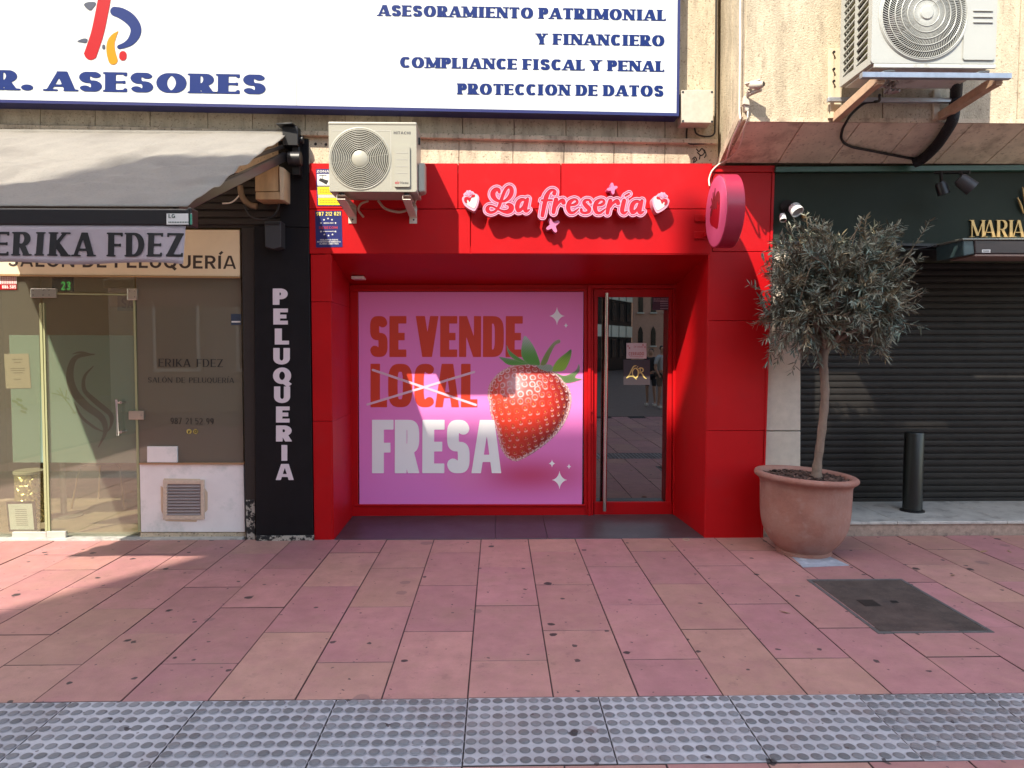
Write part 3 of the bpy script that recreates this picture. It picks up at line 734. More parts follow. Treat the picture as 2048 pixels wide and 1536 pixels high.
text(MB(), "LOCAL", ANTON, (741, 814.5), (953, 814.5), 87, PY-.0012, .001).build("red_lettering", PR_, po)
text(MB(), "FRESA", ANTON, (744, 946.5), (1002.5, 946.5), 107, PY-.0042, .001).build("white_lettering", PWH, po)
def pxloops(fld_pts_fn, mb, x0, y0, x1, y1, st, Y, t, off=0.):       # outlines drawn in photo pixels (y down) at depth Y
    f_ = Fld(x0, -y1, x1, -y0, st); fld_pts_fn(f_)
    O, U, V = basis((x0+x1)/2, (y0+y1)/2, Y)
    return solid(mb, f_.loops(off), O, U, V, t)
pxloops(graf, MB(), 1375, 285, 1420, 330, .5, WY+.0165, .001).build("graffiti_scribble", gfm, bl)
for x, y in ((631,288),(652,289),(1382,268)): p = at(x, y, WY+.017); MB().cyl(p, p+Vector((0,.0005,0)), .012, 14).build("wall_hole", gfm, bl)
def crs(f_):
    f_.stroke([(746, -740), (952, -810)], 2.3, mg=4); f_.stroke([(735, -809), (948, -744)], 2.3, mg=4)
pxloops(crs, MB(), 725, 730, 960, 820, .7, PY-.0026, .001).build("crossing_out", PPK, po)
def spark(cx, cy, r):
    def fn(f_):
        P = []
        for k in range(48):
            t = 2*math.pi*k/48; c_, s_ = math.cos(t), math.sin(t)
            P.append((cx+r*math.copysign(abs(c_)**3.2, c_), -cy+r*1.2*math.copysign(abs(s_)**3.2, s_)))
        f_.poly(P); f_.d -= .35
    return fn
for cx, cy, r in ((1114,632,14.5),(1132,651,3.8),(1104,927,6),(1138,933,4),(1119,960,14.5)):
    pxloops(spark(cx, cy, r), MB(), cx-18, cy-18, cx+18, cy+18, .6, PY-.0012, .001).build("sparkle", PWH, po)
# the printed strawberry: colour dots of the print held on a fine sheet
BO = [(75,830),(62,790),(68,710),(95,650),(150,590),(220,548),(300,520),(400,512),(500,528),(590,572),(660,632),(712,702),(738,770),(736,850),(704,956),(640,1062),(560,1142),(450,1226),(340,1290),(280,1305),(215,1272),(165,1192),(140,1085),(110,1000),(82,910)]
bz = lambda p: (960+p[0]/4.04, -(600+p[1]/4.04))
def berry():
    out = [bz(p) for p in BO]; sp = spline(out, 6, True)
    f_ = Fld(970, -930, 1150, -722, .5); f_.poly(sp); ins = f_.d < 0
    P = np.stack([f_.X, f_.Y], -1)
    th = R(14); cx, cy = 1050, -815
    ct, st_ = math.cos(th), math.sin(th)
    u = (f_.X-cx)*ct+(f_.Y-cy)*st_; vv = -(f_.X-cx)*st_+(f_.Y-cy)*ct          # along / across the fruit
    dep = np.clip(-f_.d/70, 0, 1); z = np.sqrt(1-(1-dep)**2)
    bulge = 1.35-.35*z
    sx, sy = u*bulge/16.5, vv*(1.2-.2*z)/14.5
    row = np.round(sy); off = np.where(row % 2 == 0, 0., .5); col_ = np.round(sx-off)
    jx = .22*np.sin(col_*12.99+row*78.23); jy = .22*np.sin(col_*39.3+row*11.13)
    dx, dy = (sx-off-col_-jx), (sy-row-jy)
    rr = np.hypot(dx*1.15, dy)
    shade = np.clip(.34+.80*z-.0065*u+.003*vv+.25*np.exp(-(((f_.X-1050)/45)**2+((f_.Y+805)/40)**2)), .18, 1.3)
    base = np.stack([.62*shade, .036*shade**1.5, .016*shade], -1)
    hl = np.exp(-(((f_.X-1040)/36)**2+((f_.Y+768)/24)**2)); rim = np.exp(-(-f_.d/7)**2)
    ringm = np.exp(-((rr-.38)/.10)**2)*np.clip(.03+1.9*hl+1.0*rim+.45*(dy < -.2)*(np.abs(dx) < .22), 0, 1)
    pale = np.array((.90, .68, .70))
    rgb = base*(1-ringm[..., None])+pale*ringm[..., None]
    pit = np.exp(-(rr/.27)**2)*.5; rgb = rgb*(1-pit[..., None])+np.array((.30, .01, .012))*pit[..., None]
    seed = np.exp(-((dx/.075)**2+((dy+.03)/.13)**2))*.8; rgb = rgb*(1-seed[..., None])+np.array((.72, .33, .09))*seed[..., None]
    gl_ = np.clip(np.exp(-(((f_.X-1028)/16)**2+((f_.Y+768)/20)**2))*.55+hl*.25+np.exp(-((f_.d+2.5)/2.2)**2)*.45, 0, 1); rgb = rgb*(1-gl_[..., None])+np.array((.85, .6, .64))*gl_[..., None]
    idx = -np.ones(ins.shape, int); idx[ins] = np.arange(ins.sum())
    O, U, V = basis(1058, 825, PY-.0024)
    vs = [tuple(O+U*float(a)+V*float(b)) for a, b in P[ins]]
    q = ins[:-1,:-1] & ins[1:,:-1] & ins[:-1,1:] & ins[1:,1:]
    fs = [(int(idx[j,i]), int(idx[j,i+1]), int(idx[j+1,i+1]), int(idx[j+1,i])) for j, i in np.argwhere(q)]
    mb = MB(); mb.v = vs; mb.f = fs
    return mb.build("strawberry_print", PM, po, colors=rgb[ins])
bobj = berry()
def leafprint(pts, c1, c2, lift, name="leaf_print"):
    sp = spline([bz(p) for p in pts], 6, True); xs = [p[0] for p in sp]; ys = [p[1] for p in sp]
    f_ = Fld(min(xs)-2, min(ys)-2, max(xs)+2, max(ys)+2, .45); f_.poly(sp); ins = f_.d < 0
    O, U, V = basis(sum(xs)/len(xs), -sum(ys)/len(ys), PY-lift)
    idx = -np.ones(ins.shape, int); idx[ins] = np.arange(ins.sum())
    h = (f_.Y-f_.Y.min())/(f_.Y.max()-f_.Y.min())
    vein = .5+.5*np.sin(f_.X*1.9+f_.Y*1.1); k = np.clip(h*1.5-.35, 0, 1); k = k*k
    rgb = np.array(c1)*(1-k[..., None])+np.array(c2)*k[..., None]; rgb = rgb*(.7+.5*vein[..., None]*.6); e = np.exp(f_.d/1.1)*.45
    rgb = rgb*(1-e[..., None])+np.array((.45,.5,.38))*e[..., None]
    q = ins[:-1,:-1] & ins[1:,:-1] & ins[:-1,1:] & ins[1:,1:]
    mb = MB(); mb.v = [tuple(O+U*float(a)+V*float(b)) for a, b in zip(f_.X[ins], f_.Y[ins])]
    mb.f = [(int(idx[j,i]), int(idx[j,i+1]), int(idx[j+1,i+1]), int(idx[j+1,i])) for j, i in np.argwhere(q)]
    mb.build(name, PM, bobj, colors=rgb[ins])
GL, GD, GW = (.34,.60,.06), (.12,.38,.06), (.58,.64,.60)
leafprint([(155,460),(220,468),(300,485),(400,505),(430,518),(300,528),(230,525),(180,490)], GD, (.3,.33,.28), .0030)
leafprint([(215,362),(240,405),(300,455),(380,505),(330,505),(260,470),(225,425)], GD, (.25,.3,.22), .0034)
leafprint([(600,580),(680,610),(770,570),(798,515),(806,570),(770,625),(825,640),(700,672),(650,630)], (.12,.20,.07), (.35,.4,.3), .0032)
leafprint([(580,570),(620,490),(690,430),(738,398),(732,470),(690,560),(640,578)], GL, (.06,.2,.04), .0036)
leafprint([(380,515),(335,450),(338,360),(362,288),(420,350),(460,430),(486,520),(440,528)], GD, GW, .0040)
leafprint([(460,532),(560,520),(592,552),(560,578),(490,562)], (.35,.42,.33), (.4,.45,.36), .0038)
leafprint([(488,520),(530,425),(590,345),(640,318),(648,345),(608,368),(570,440),(535,520)], (.24,.32,.08), (.40,.42,.22), .0042, "stalk_print")

# ------------------------------------------------------------------ illuminated letters over the shop
sg = thing("shop_name_sign", "pink edged red script letters reading la freseria on the red fascia", "sign", (.6, WY-.08, 2.6))
z1 = lambda p: (960+p[0]/11.378, -(350+p[1]/11.378))
SCR = {'La': [[(440,395,30),(425,345,40),(370,330,44),(310,380,54),(295,460,58),(340,545,44),(420,595,30),(490,605,24),(570,590,30),(660,520,44),(715,420,48),(715,320,46),(665,275,36),(600,310,34),(545,410,36),(505,510,36),(470,610,36),(440,700,34),(395,775,28),(330,835,28),(245,858,30),(180,820,42),(170,760,42),(215,708,26),(290,715,20),(370,755,22),(450,800,24),(540,835,34),(630,838,50),(700,795,58),(710,720,56),(655,672,32),(605,675,16)],
     [(1045,585,28),(965,560,36),(885,610,48),(848,715,50),(868,812,42),(930,790,36),(990,715,26),(1020,630,26)], [(1085,548,34),(1050,680,45),(1028,780,48),(1058,828,34),(1125,792,14)]],
 'freseria': [[(1690,425,46),(1708,372,30),(1645,345,30),(1575,385,38),(1515,490,50),(1480,620,50),(1450,760,46),(1420,925,42)], [(1410,580,24),(1525,580,25),(1635,578,24)],
     [(1732,565,48),(1692,730,47),(1672,850,42)], [(1735,720,18),(1775,655,22),(1825,600,34),(1885,580,42),(1900,632,48)]]}
def sh(lst, dx, dy): return [[(x+dx, y+dy, r) for x, y, r in s_] for s_ in lst]
E_ = [[(150,690,24),(225,672,30),(275,625,32),(262,572,26),(195,560,28),(108,622,46),(72,740,50),(108,845,38),(185,862,28),(255,815,22),(312,765,10)]]
S_ = [[(582,625,32),(550,575,26),(475,575,30),(432,632,40),(480,705,48),(545,770,48),(535,840,36),(455,868,28),(378,845,28),(368,792,32)]]
Rr = [[(1030,590,46),(985,740,46),(962,868,40)], [(1035,730,18),(1075,665,22),(1125,615,34),(1185,592,42),(1205,645,48)]]
I_ = [[(1345,585,44),(1312,720,48),(1300,825,46),(1345,872,32),(1415,828,14)], [(1375,478,22),(1455,432,22)]]
SCR['freseria'] += sh(E_+S_+sh(E_, 610, 5)+Rr+I_, 1934, 0)+sh(SCR['La'][1:], 1934+665, 42)
for wd_ in ('La', 'freseria'):
    def draw(f_):
        for s_ in SCR[wd_]:
            sp = spline(s_, 8); pts = [z1(p) for p in sp]; f_.stroke(pts, [p[2]/11.378 for p in sp], mg=12)
    bx = (955, 355, 1075, 445) if wd_ == 'La' else (1065, 355, 1310, 445)
    f_ = Fld(bx[0], -bx[3], bx[2], -bx[1], .45); draw(f_)
    YS = WY-.115
    O, U, V = basis((bx[0]+bx[2])/2, 405, YS)
    bkg = solid(MB(), f_.loops(5.4), O, U, V, .05).build("word_backing", PINK, sg, bevel=.0)
    # pale raised rims
    rim = Fld(bx[0], -bx[3], bx[2], -bx[1], .45); rim.d = np.maximum(f_.d-5.35, -(f_.d-3.9)); solid(MB(), rim.loops(), O+Vector((0,-.006,0)), U, V, .006).build("outer_rim", PINKL, bkg)
    rim.d = np.maximum(f_.d-1.9, -(f_.d-.25)); solid(MB(), rim.loops(), O+Vector((0,-.006,0)), U, V, .006).build("inner_rim", PINKL, bkg)
    solid(MB(), f_.loops(.2), O+Vector((0,-.003,0)), U, V, .003).build("red_face", SRED, bkg)
    for q in (bx[0]+25, bx[0]+60, bx[2]-40): p = at(q, 420, WY); MB().cyl(p+Vector((0,-.07,0)), p+Vector((0,-.002,0)), .008, 8).build("standoff", BLKM, bkg)
def starthing(pts, c, label, sc):
    Y = WY-.085; p0 = at(c[0], c[1], Y)
    f_ = Fld(c[0]-18, -c[1]-18, c[0]+18, -c[1]+18, .4)
    for p in pts: f_.stroke([(c[0], -c[1]), ((c[0]+p[0])/2, -(c[1]+p[1])/2), (p[0], -p[1])], [sc*1.9, sc*1.3, sc], mg=3)
    f_.blur(4)
    O, U, V = basis(c[0], c[1], Y)
    solid(MB(), f_.loops(), O, U, V, .083).build("star_ornament", PINK, label=label, cat="star ornament", group="pink stars by the shop name")
iz1 = lambda x, y: (960+x/11.378, 350+y/11.378)
starthing([iz1(1592,1020), iz1(1775,1068), iz1(1718,1270), iz1(1545,1212)], iz1(1655,1145), "pink four armed star below the f of the script lettering", 3.1)
starthing([iz1(1934+1070,205), iz1(1934+1165,278), iz1(1934+1095,405), iz1(1934+985,325)], iz1(1934+1085,305), "small pink star above the last e of the script lettering", 2.7)
HO = [(310,860),(330,760),(385,700),(372,610),(470,530),(520,455),(590,468),(660,442),(720,492),(800,512),(860,590),(960,622),(1040,712),(1060,830),(1020,1060),(940,1250),(850,1362),(700,1310),(520,1200),(390,1070)]
HI = [(400,860),(420,780),(520,730),(640,770),(720,740),(780,650),(880,640),(980,730),(990,850),(950,1040),(890,1180),(830,1250),(700,1190),(560,1100),(450,990)]
HR = [(400,900),(418,785),(520,738),(640,768),(700,750),(745,672),(865,640),(872,740),(725,785),(690,870),(635,965),(588,890),(522,882),(540,1022),(452,985)]
def heart(cx, cy, mir, label):
    Y = WY-.10; fx = lambda p: (cx+mir*(p[0]-690)/21.95, -(cy+(p[1]-900)/21.95))
    O, U, V = basis(cx, cy, Y)
    def lay(pts, dy, t, n=6):
        f_ = Fld(cx-22, -cy-26, cx+22, -cy+26, .4); f_.poly(spline([fx(p) for p in pts], n, True)); return solid(MB(), f_.loops(), O+Vector((0, dy, 0)), U, V, t)
    h = thing("heart_ornament", label, "heart ornament", tuple(at(cx, cy, Y)), "strawberry hearts at the ends of the shop name")
    lay(HO, 0, .098).build("pink_body", PINKL, h); lay(HI, -.003, .003).build("white_face", SWHITE, h); lay(HR, -.005, .002).build("red_calyx", SRED, h)
    mb = MB()
    f_ = Fld(cx-22, -cy-26, cx+22, -cy+26, .4)
    for q in ((452,640),(505,545),(590,510),(690,520),(770,580)): f_.stroke([fx((610,700)), fx(q)], [.5, .9], mg=2)
    solid(mb, f_.loops(), O+Vector((0,-.004,0)), U, V, .004).build("leaf_rays", PINKD, h)
heart(941.4, 401, 1, "white strawberry heart at the left end of the script lettering")
heart(1321.5, 405, -1, "white strawberry heart at the right end of the script lettering")

# round projecting sign
XD = at(1432, 423, 5.48).x; DC = Vector((XD, 5.48, at(1432, 423, 5.48).z)); DR = .275
ds = thing("round_projecting_sign", "round pink projecting sign with a red strawberry on the shop corner", "sign", tuple(DC))
dm = MB(); dm.lathe([(0, 0), (DR-.004, 0), (DR, .004), (DR, .128), (DR-.004, .132), (0, .132)], DC, 72, u=(0,1,0), v=(0,0,1), wv=(1,0,0)); dm.build("drum", DISCR, ds, smooth=30)
MB().lathe([(0, -.002), (DR-.012, -.002), (DR-.010, 0)], DC, 72, u=(0,1,0), v=(0,0,1), wv=(1,0,0)).build("pink_face", DISCP, ds)
# emblem seen obliquely on the face: y runs to the wall, so photo-left is the far side
def dz(p): return ((317-p[0])/245*DR*.98, (790-p[1])/690*DR)
def dlay(pts, lift, name, m, closed=True, parent=None):
    f_ = Fld(-.3, -.3, .3, .3, .004); f_.poly(spline([dz(p) for p in pts], 6, True))
    return solid(MB(), f_.loops(), DC+Vector((-lift, 0, 0)), (0,1,0), (0,0,1), .0015, (1,0,0)).build(name, m, ds)
dlay([(190,790),(215,690),(280,640),(310,500),(365,430),(405,500),(412,640),(405,850),(370,1125),(290,1080),(215,1000),(185,900)], .0035, "strawberry_emblem", SRED)
dlay([(190,790),(215,690),(280,640),(310,500),(365,430),(405,500),(408,640),(388,700),(352,600),(340,755),(315,720),(290,740),(262,712),(240,760),(218,835)], .005, "emblem_calyx", DISCK)
f_ = Fld(-.3, -.3, .3, .3, .004)
for q in (((250,620),(220,490)), ((265,610),(255,400)), ((275,610),(300,345)), ((250,640),(195,650))): f_.stroke([dz(q[0]), dz(q[1])], [.016, .006], mg=.05)
solid(MB(), f_.loops(), DC+Vector((-.005,0,0)), (0,1,0), (0,0,1), .0015, (1,0,0)).build("emblem_leaves", DISCK, ds)
for dzv in (.02, -.12):
    br = MB(); br.box(XD+.02, XD+.06, DC.y+DR-.02, WY-.002, DC.z+dzv-.014, DC.z+dzv+.014); br.box(XD-.06, XD+.075, WY-.012, WY-.001, DC.z+dzv-.03, DC.z+dzv+.03); br.build("wall_bracket", RED, ds, bevel=.003)

# ------------------------------------------------------------------ white sign of the advisers
SY = 5.70
as_ = thing("advisers_sign", "long white sign with blue letters above the shops reading asesores", "sign", (-1, SY, 3.4))
sy = lambda x: 205+.0199*x
MB().px([(-700,-420),(1360,-380),(1353,sy(1353)-6),(-700,sy(-700)-6)], SY+.004, .02).build("sign_panel", SIGNW, as_)
fr = MB(); fr.px([(-700,sy(-700)-6),(1353,sy(1353)-6),(1358,sy(1358)),(-700,sy(-700))], SY, .03); fr.px([(1353,sy(1353)-6),(1359.5,-380),(1365,-380),(1358,sy(1358))], SY, .03)
a, b = at(-700, sy(-700), SY), at(1358, sy(1358), SY)
fr.prism([a+Vector((0,.031,.002)), b+Vector((0,.031,.002)), b+Vector((0,.155,.002)), a+Vector((0,.155,.002))], (0,0,.03))
c, d = at(1358, sy(1358), SY), at(1365, -380, SY); fr.prism([c+Vector((-.003,.031,.034)), d+Vector((-.003,.031,0)), d+Vector((-.003,.155,0)), c+Vector((-.003,.155,.034))], (-.03,0,0))
fr.build("sign_frame", SIGNB, as_)
jn = MB(); jn.px([(587.5,-380),(589,-380),(593,sy(593)-7),(591.5,sy(591)-7)], SY+.002, .004); jn.build("panel_joint", mat("joint_grey", (.4,.42,.45), .5), as_)
for t_, bl_, br_, h in (("ASESORES", (92,181.5), (531,188.5), 39.5), ("R.", (-16,179.5), (66,181), 40)):
    words("large_lettering", t_, COOPER, bl_, br_, h, SY+.001, .003, BLUE, as_)
for t_, bl_, br_, h in (("ASESORAMIENTO PATRIMONIAL", (756,31.5), (1331,41.5), 22), ("Y FINANCIERO", (1072,88.5), (1329,92.3), 22),
                        ("COMPLIANCE FISCAL Y PENAL", (800,135), (1328,143.5), 21.5), ("PROTECCION DE DATOS", (915,188.5), (1327,193), 22)):
    words("small_lettering", t_, COOPER, bl_, br_, h, SY+.001, .003, BLUE, as_)
lz = lambda p: (130+p[0]/10.24, -p[1]/10.24)
def logo(fn, m, x0=140, x1=300, y0=-30, y1=140): pxloops(fn, MB(), x0, y0, x1, y1, .5, SY+.001, .003).build("emblem_stroke", m, as_)
def lst(pts): 
    sp = spline(pts, 8); return [lz(p) for p in sp], [p[2]/10.24 for p in sp]
p_, r_ = lst([(830,-290,128),(800,0,130),(740,320,130),(650,720,130),(505,1150,130)]); logo(lambda f_: f_.stroke(p_, r_, True, True, 8), LRED)
q_, s_ = lst([(1000,225,92),(1150,270,110),(1310,370,118),(1420,500,112),(1452,620,110),(1420,740,100),(1340,850,78),(1230,920,58),(1110,960,44)]); logo(lambda f_: f_.stroke(q_, s_, True, False, 8), BLUE)
y_, t_ = lst([(1085,640,6),(1000,740,50),(945,850,74),(930,970,84),(945,1100,92),(982,1230,94)]); logo(lambda f_: f_.stroke(y_, t_, False, False, 8), LYEL)
logo(lambda f_: f_.stroke([lz((1186,1120)), lz((1184,1165))], 7.4), LRED)
logo(lambda f_: f_.poly(spline([lz(p) for p in ((388,100),(450,48),(600,40),(630,82),(560,180),(518,210),(450,180))], 5, True)), LGREY)
logo(lambda f_: f_.poly(spline([lz(p) for p in ((250,845),(370,788),(455,800),(430,875),(340,868))], 5, True)), LGREY)
logo(lambda f_: f_.stroke([lz((790,940)), lz((790,980))], 2.9), LGREY)

# ------------------------------------------------------------------ hair salon front
GY = 5.955
hs = thing("hair_salon_front", "glazed hair salon shop front with cream name band and glass door", "shopfront", (-3.5, 6.0, 0))
MB().px([(-900,264),(617,277),(617,456),(-900,450)], 5.925, .06).build("dark_upper_panel", DBROWN, hs)
sl_ = MB()
for i in range(9): y = 318+i*15; sl_.px([(300,y),(560,y+1),(560,y+11),(300,y+10)], 5.905, .015)
sl_.build("slatted_panel", DBROWN, hs)
nb = MB().px([(-900,455),(479,460),(480,552.5),(-900,540)], 5.93, .06).build("name_band", CREAM, hs)
MB().px([(-900,540.5),(480,553),(480,556),(-900,544)], 5.922, .07).build("band_trim", mat("brass_trim", (.5,.32,.16), .4, metal=.5), hs)
words("band_lettering", "SALÓN DE PELUQUERÍA", MONT, (16,533), (472,538), 26.5, 5.929, .003, INKB, nb)
SG = glass("salon_glass", (.84,.86,.78), .07, 1.0, diffuse=(.62,.58,.46), dfac=.085)  # diffuse share is a pale haze put in to brighten the salon glass
SG2 = glass("tinted_film_glass", (.34,.34,.27), .05, .9, diffuse=(.29,.25,.185), dfac=.5)
FILM = glass("frosted_film", (.5,.56,.52), .03, .6, .25, diffuse=(.42,.60,.58), dfac=.68)
gp = MB(); gp.rect(-500,552,80,1068, GY, .01); gp.build("fixed_glass_panel", SG, hs)
MB().px([(82,552),(268,553),(268,587),(82,584)], GY, .01).build("transom_glass", SG, hs)
dgl = MB().px([(84,588),(266,591),(276,1068),(96,1066)], GY, .01).build("glass_door", SG, hs)
MB().px([(272,553),(482,556),(487,926),(278,926)], GY, .01).build("tinted_glass_panel", SG2, hs)
for q in ([(18,670),(78,670),(88,925),(26,925)], [(86,670),(268,671),(273,926),(95,925)]): MB().px(q, GY+.016, .003).build("frosted_film", FILM, hs)
hw = mat("film_motif", (.10,.10,.085), .6)
z0 = lambda p: (p[0]/2.897, -(560+p[1]/2.897))
def hair(f_):
    for L in ([(545,430,4),(440,450,16),(405,540,24),(425,640,28),(500,730,26),(590,800,22),(610,880,14),(570,970,3)],
              [(540,500,3),(490,560,10),(490,640,14),(560,710,18),(640,780,16),(640,850,8),(600,900,2)],
              [(420,430,2),(470,420,7),(545,435,3)], [(430,710,3),(470,790,9),(540,850,9),(600,880,3)]):
        sp = spline(L, 8); f_.stroke([z0(p) for p in sp], [p[2]/2.897*.85 for p in sp], mg=5)
pxloops(hair, MB(), 130, 690, 230, 905, .6, GY+.014, .001).build("hair_motif", hw, hs)
gm = mat("film_sprig", (.16,.26,.15), .6)
def sprig(f_):
    for L in ([(330,640),(360,670),(400,720),(435,775)], [(300,655),(345,665),(400,690)], [(345,625),(365,670)], [(385,640),(380,700)], [(420,770),(445,765)]): f_.stroke([z0(p) for p in L], 1.0, mg=3)
    for a, b in ((75,700),(100,690),(130,740),(125,760),(105,720)): f_.stroke([z0((a,b)), z0((a+22,b+8))], 2.6, mg=4)
pxloops(sprig, MB(), 20, 770, 160, 835, .6, GY+.014, .001).build("sprig_motif", gm, hs)
ed = MB()
for q in ([(78,606),(83,606),(95,1062),(90,1062)], [(85,606),(88,606),(100,1062),(96,1062)], [(266,600),(270,600),(281,1062),(276,1062)]): ed.px(q, GY-.006, .02)
ed.px([(112,586),(256,588),(256,591),(112,589)], GY-.006, .02)
ed.build("polished_glass_edge", mat("glass_edge", (.34,.36,.20), .25), hs)
for q in ((61,577,112,595), (254,577,274,600)): MB().rect(*q, GY-.016, .03).build("patch_fitting", CHROME, hs, bevel=.003)
f3 = mat("pale_fitting", (.55,.54,.5), .4, metal=.4)
MB().rect(24,1064,92,1077, GY-.016, .03).build("floor_fitting", f3, hs, bevel=.003); MB().rect(92.5,1063,131,1076, GY-.018, .034).build("floor_fitting", f3, hs, bevel=.003)
lb = MB(); lb.rect(257,822,287,839, GY-.022, .04); p = at(279, 831, GY-.03); lb.cyl(p, p+Vector((0,.02,0)), .014, 16); lb.build("lock_box", CHROME, hs, bevel=.003)
sc_ = MB()
for (x, y) in ((66,581),(86,580),(98,580),(66,590),(86,590),(98,590),(259,582),(269,582),(269,594)): p = at(x, y, GY-.018); sc_.cyl(p, p+Vector((0,.004,0)), .005, 8)
sc_.build("screw", STEEL, hs)
hd = MB()
a, b = at(233, 799, GY-.05), at(236, 871, GY-.05); hd.tube([a, a.lerp(b,.15), a.lerp(b,.5), a.lerp(b,.85), b], [.014,.011,.009,.011,.014], 14)
for y in (805, 864): q = at(241, y, GY-.05); r = at(236, y, GY-.05); hd.cyl(r, q, .008, 10); hd.cyl(q, q+Vector((0,.07,0)), .012, 12)
a2, b2 = at(247, 799, GY+.06), at(250, 868, GY+.06); hd.cyl(a2, b2, .010, 12)
hd.build("pull_handle", STEEL, hs, smooth=40)
lp = MB().px([(279,929),(487,929),(490,1064),(282,1064)], GY-.012, .05).build("lower_panel", WHITEP, hs, bevel=.003)
MB().px([(278,926),(488,926),(488,929),(278,929)], GY-.03, .07).build("panel_cap", mat("orange_trim", (.42,.24,.13), .5), hs)
MB().px([(281,1065),(493,1065),(494,1078),(281,1078)], GY-.004, .06).build("plinth", CONC2, hs)
vt = MB()
for q in ((326,960,408,968),(326,1031,408,1039),(326,968,334,1031),(401,968,408,1031)): vt.rect(*q, GY-.032, .02)
vf = vt.build("vent_frame", mat("old_cream_paint", (.62,.50,.40), .6, var=.15, vscale=40), lp, bevel=.002)
vs_ = MB()
for i in range(10):
    y = 970+i*6.2; a = at(334, y, GY-.018); b = at(401, y, GY-.018); vs_.prism([a, b, b+Vector((0,-.016,-.014)), a+Vector((0,-.016,-.014))], (0,.001,-.003))
vs_.rect(334,968,401,1031, GY-.0135, .001); vs_.build("vent_slats", mat("vent_slat", (.34,.29,.29), .5), lp)
tp = MB(); 
for q in ([(328,957),(400,958),(402,961),(326,961)], [(321,972),(326,975),(325,1028),(322,1020)], [(409,975),(415,985),(415,1020),(409,1026)], [(330,1040),(395,1040),(392,1044),(332,1042)]): tp.px(q, GY-.0145, .002)
tp.build("torn_tape", mat("masking_tape", (.66,.52,.38), .7), lp)
DKT = mat("dark_glass_lettering", (.012,.011,.010), .5)
words("glass_lettering", "ERIKA FDEZ", THIN, (317,733), (446,734), 15.5, GY-.002, .001, DKT, hs)
words("glass_lettering", "SALÓN DE PELUQUERÍA", THIN, (296,765), (468,766), 10.5, GY-.002, .001, DKT, hs)
words("glass_lettering", "987 21 52 99", THIN, (341,848), (427,849), 12.5, GY-.002, .001, DKT, hs)
YI = mat("yellow_icon", (.52,.42,.10), .5)
ic = MB()
for x in (378, 391): p = at(x, 863, GY-.003); ic.lathe([(0,0),(.021,0),(.021,.002)], p, 24, u=(1,0,0), v=(0,0,1), wv=(0,1,0))
ic.build("social_icon", YI, hs)
im = MB(); text(im, "r", BOLD, (376.4,867), (380.4,867), 8, GY-.0042, .001)
def cam_(f_):
    f_.poly([(387.5,-859.5),(394.5,-859.5),(394.5,-866.5),(387.5,-866.5)]); f_.d = np.maximum(f_.d, -f_.d-1.0); f_.d = np.minimum(f_.d, np.abs(np.hypot(f_.X-391, f_.Y+863)-1.5)-.45)
pxloops(cam_, im, 384, 856, 398, 870, .3, GY-.0042, .001); im.build("icon_mark", DKT, hs)
# jambs and threshold
jb = MB(); jb.px([(483,456),(508,456),(511,1080),(492,1080)], 5.905, .12); jb.build("dark_jamb", DBROWN, hs)
MB().box(-6.3, at(490,1078,GY).x, 5.885, 6.12, -.02, .012).build("threshold", MARB, hs)
# room behind the glass
IW = mat("salon_wall", (.60,.50,.34), .8, var=.05); 
rm = MB(); rm.box(-6.3, -2.16, 9.2, 9.3, 0, 2.85); rm.box(-6.35, -6.3, 6.1, 9.2, 0, 2.85); rm.box(-2.16, -2.1, 6.07, 9.2, 0, 2.85); rm.build("room_wall", IW, hs)
MB().box(-6.3, -2.16, 6.1, 9.2, 2.62, 2.7).build("room_ceiling", mat("salon_ceiling", (.65,.55,.40), .8), hs)
MB().box(-6.3, -2.16, 6.121, 9.2, -.025, .0).build("room_floor", mat("salon_floor", (.42,.33,.25), .4, var=.3, vscale=4), hs)
MB().box(-4.6, -3.0, 9.12, 9.198, 0.0, 2.3).build("back_cabinet", mat("dark_cabinet", (.05,.038,.028), .5), hs)
bn = MB().px([(235,589),(480,592),(480,626),(235,622)], 6.5, .02).build("inner_strip", mat("strip_brown", (.28,.235,.165), .8), hs)  # flat brown strip carrying the salon name, set behind the glass
words("strip_lettering", "SALÓN DE PELUQUERÍA", ELING, (243,616), (470,618), 20, 6.498, .002, mat("strip_letter_brown", (.09,.065,.045), .6), bn)

# black pillar with the word
bp = thing("black_pillar", "black painted pillar with white letters reading peluqueria from top to bottom", "pillar", (-1.75, 5.9, 0))
MB().px([(508.5,452),(617.5,456),(627,1079),(511.5,1080)], 5.862, .2).build("pillar_body", BLACKP, bp, bevel=.004)
MB().px([(556,276),(616.5,277),(617.5,455),(560,453)], 5.868, .05).build("upper_board", BLACKP, bp, bevel=.003)
MB().px([(511.5,1072),(627,1071),(628,1082),(511.5,1083)], 5.852, .06).build("peeling_base", PEEL, bp, bevel=.004)
MB().px([(491,1000),(509,1000),(510.5,1082),(494,1082)], 5.896, .05).build("peeling_edge", PEEL, bp)
ltr = MB()
for ch, x, yt, h, wd in (("P",560,577,32.5,29),("E",561,617,32,29),("L",563,657,32,27),("U",563,696,33,33),("Q",564,735,33,36),("U",564,773,33,32),("E",565.5,813,32,27),("R",568,851,32,32),("I",568.6,890,31.5,11.5),("A",569.6,928,32,35)):
    text(ltr, ch, GILL, (x-wd/2, yt+h), (x+wd/2, yt+h), h, 5.858, .004)
ltr.build("lettering", LAV, bp)

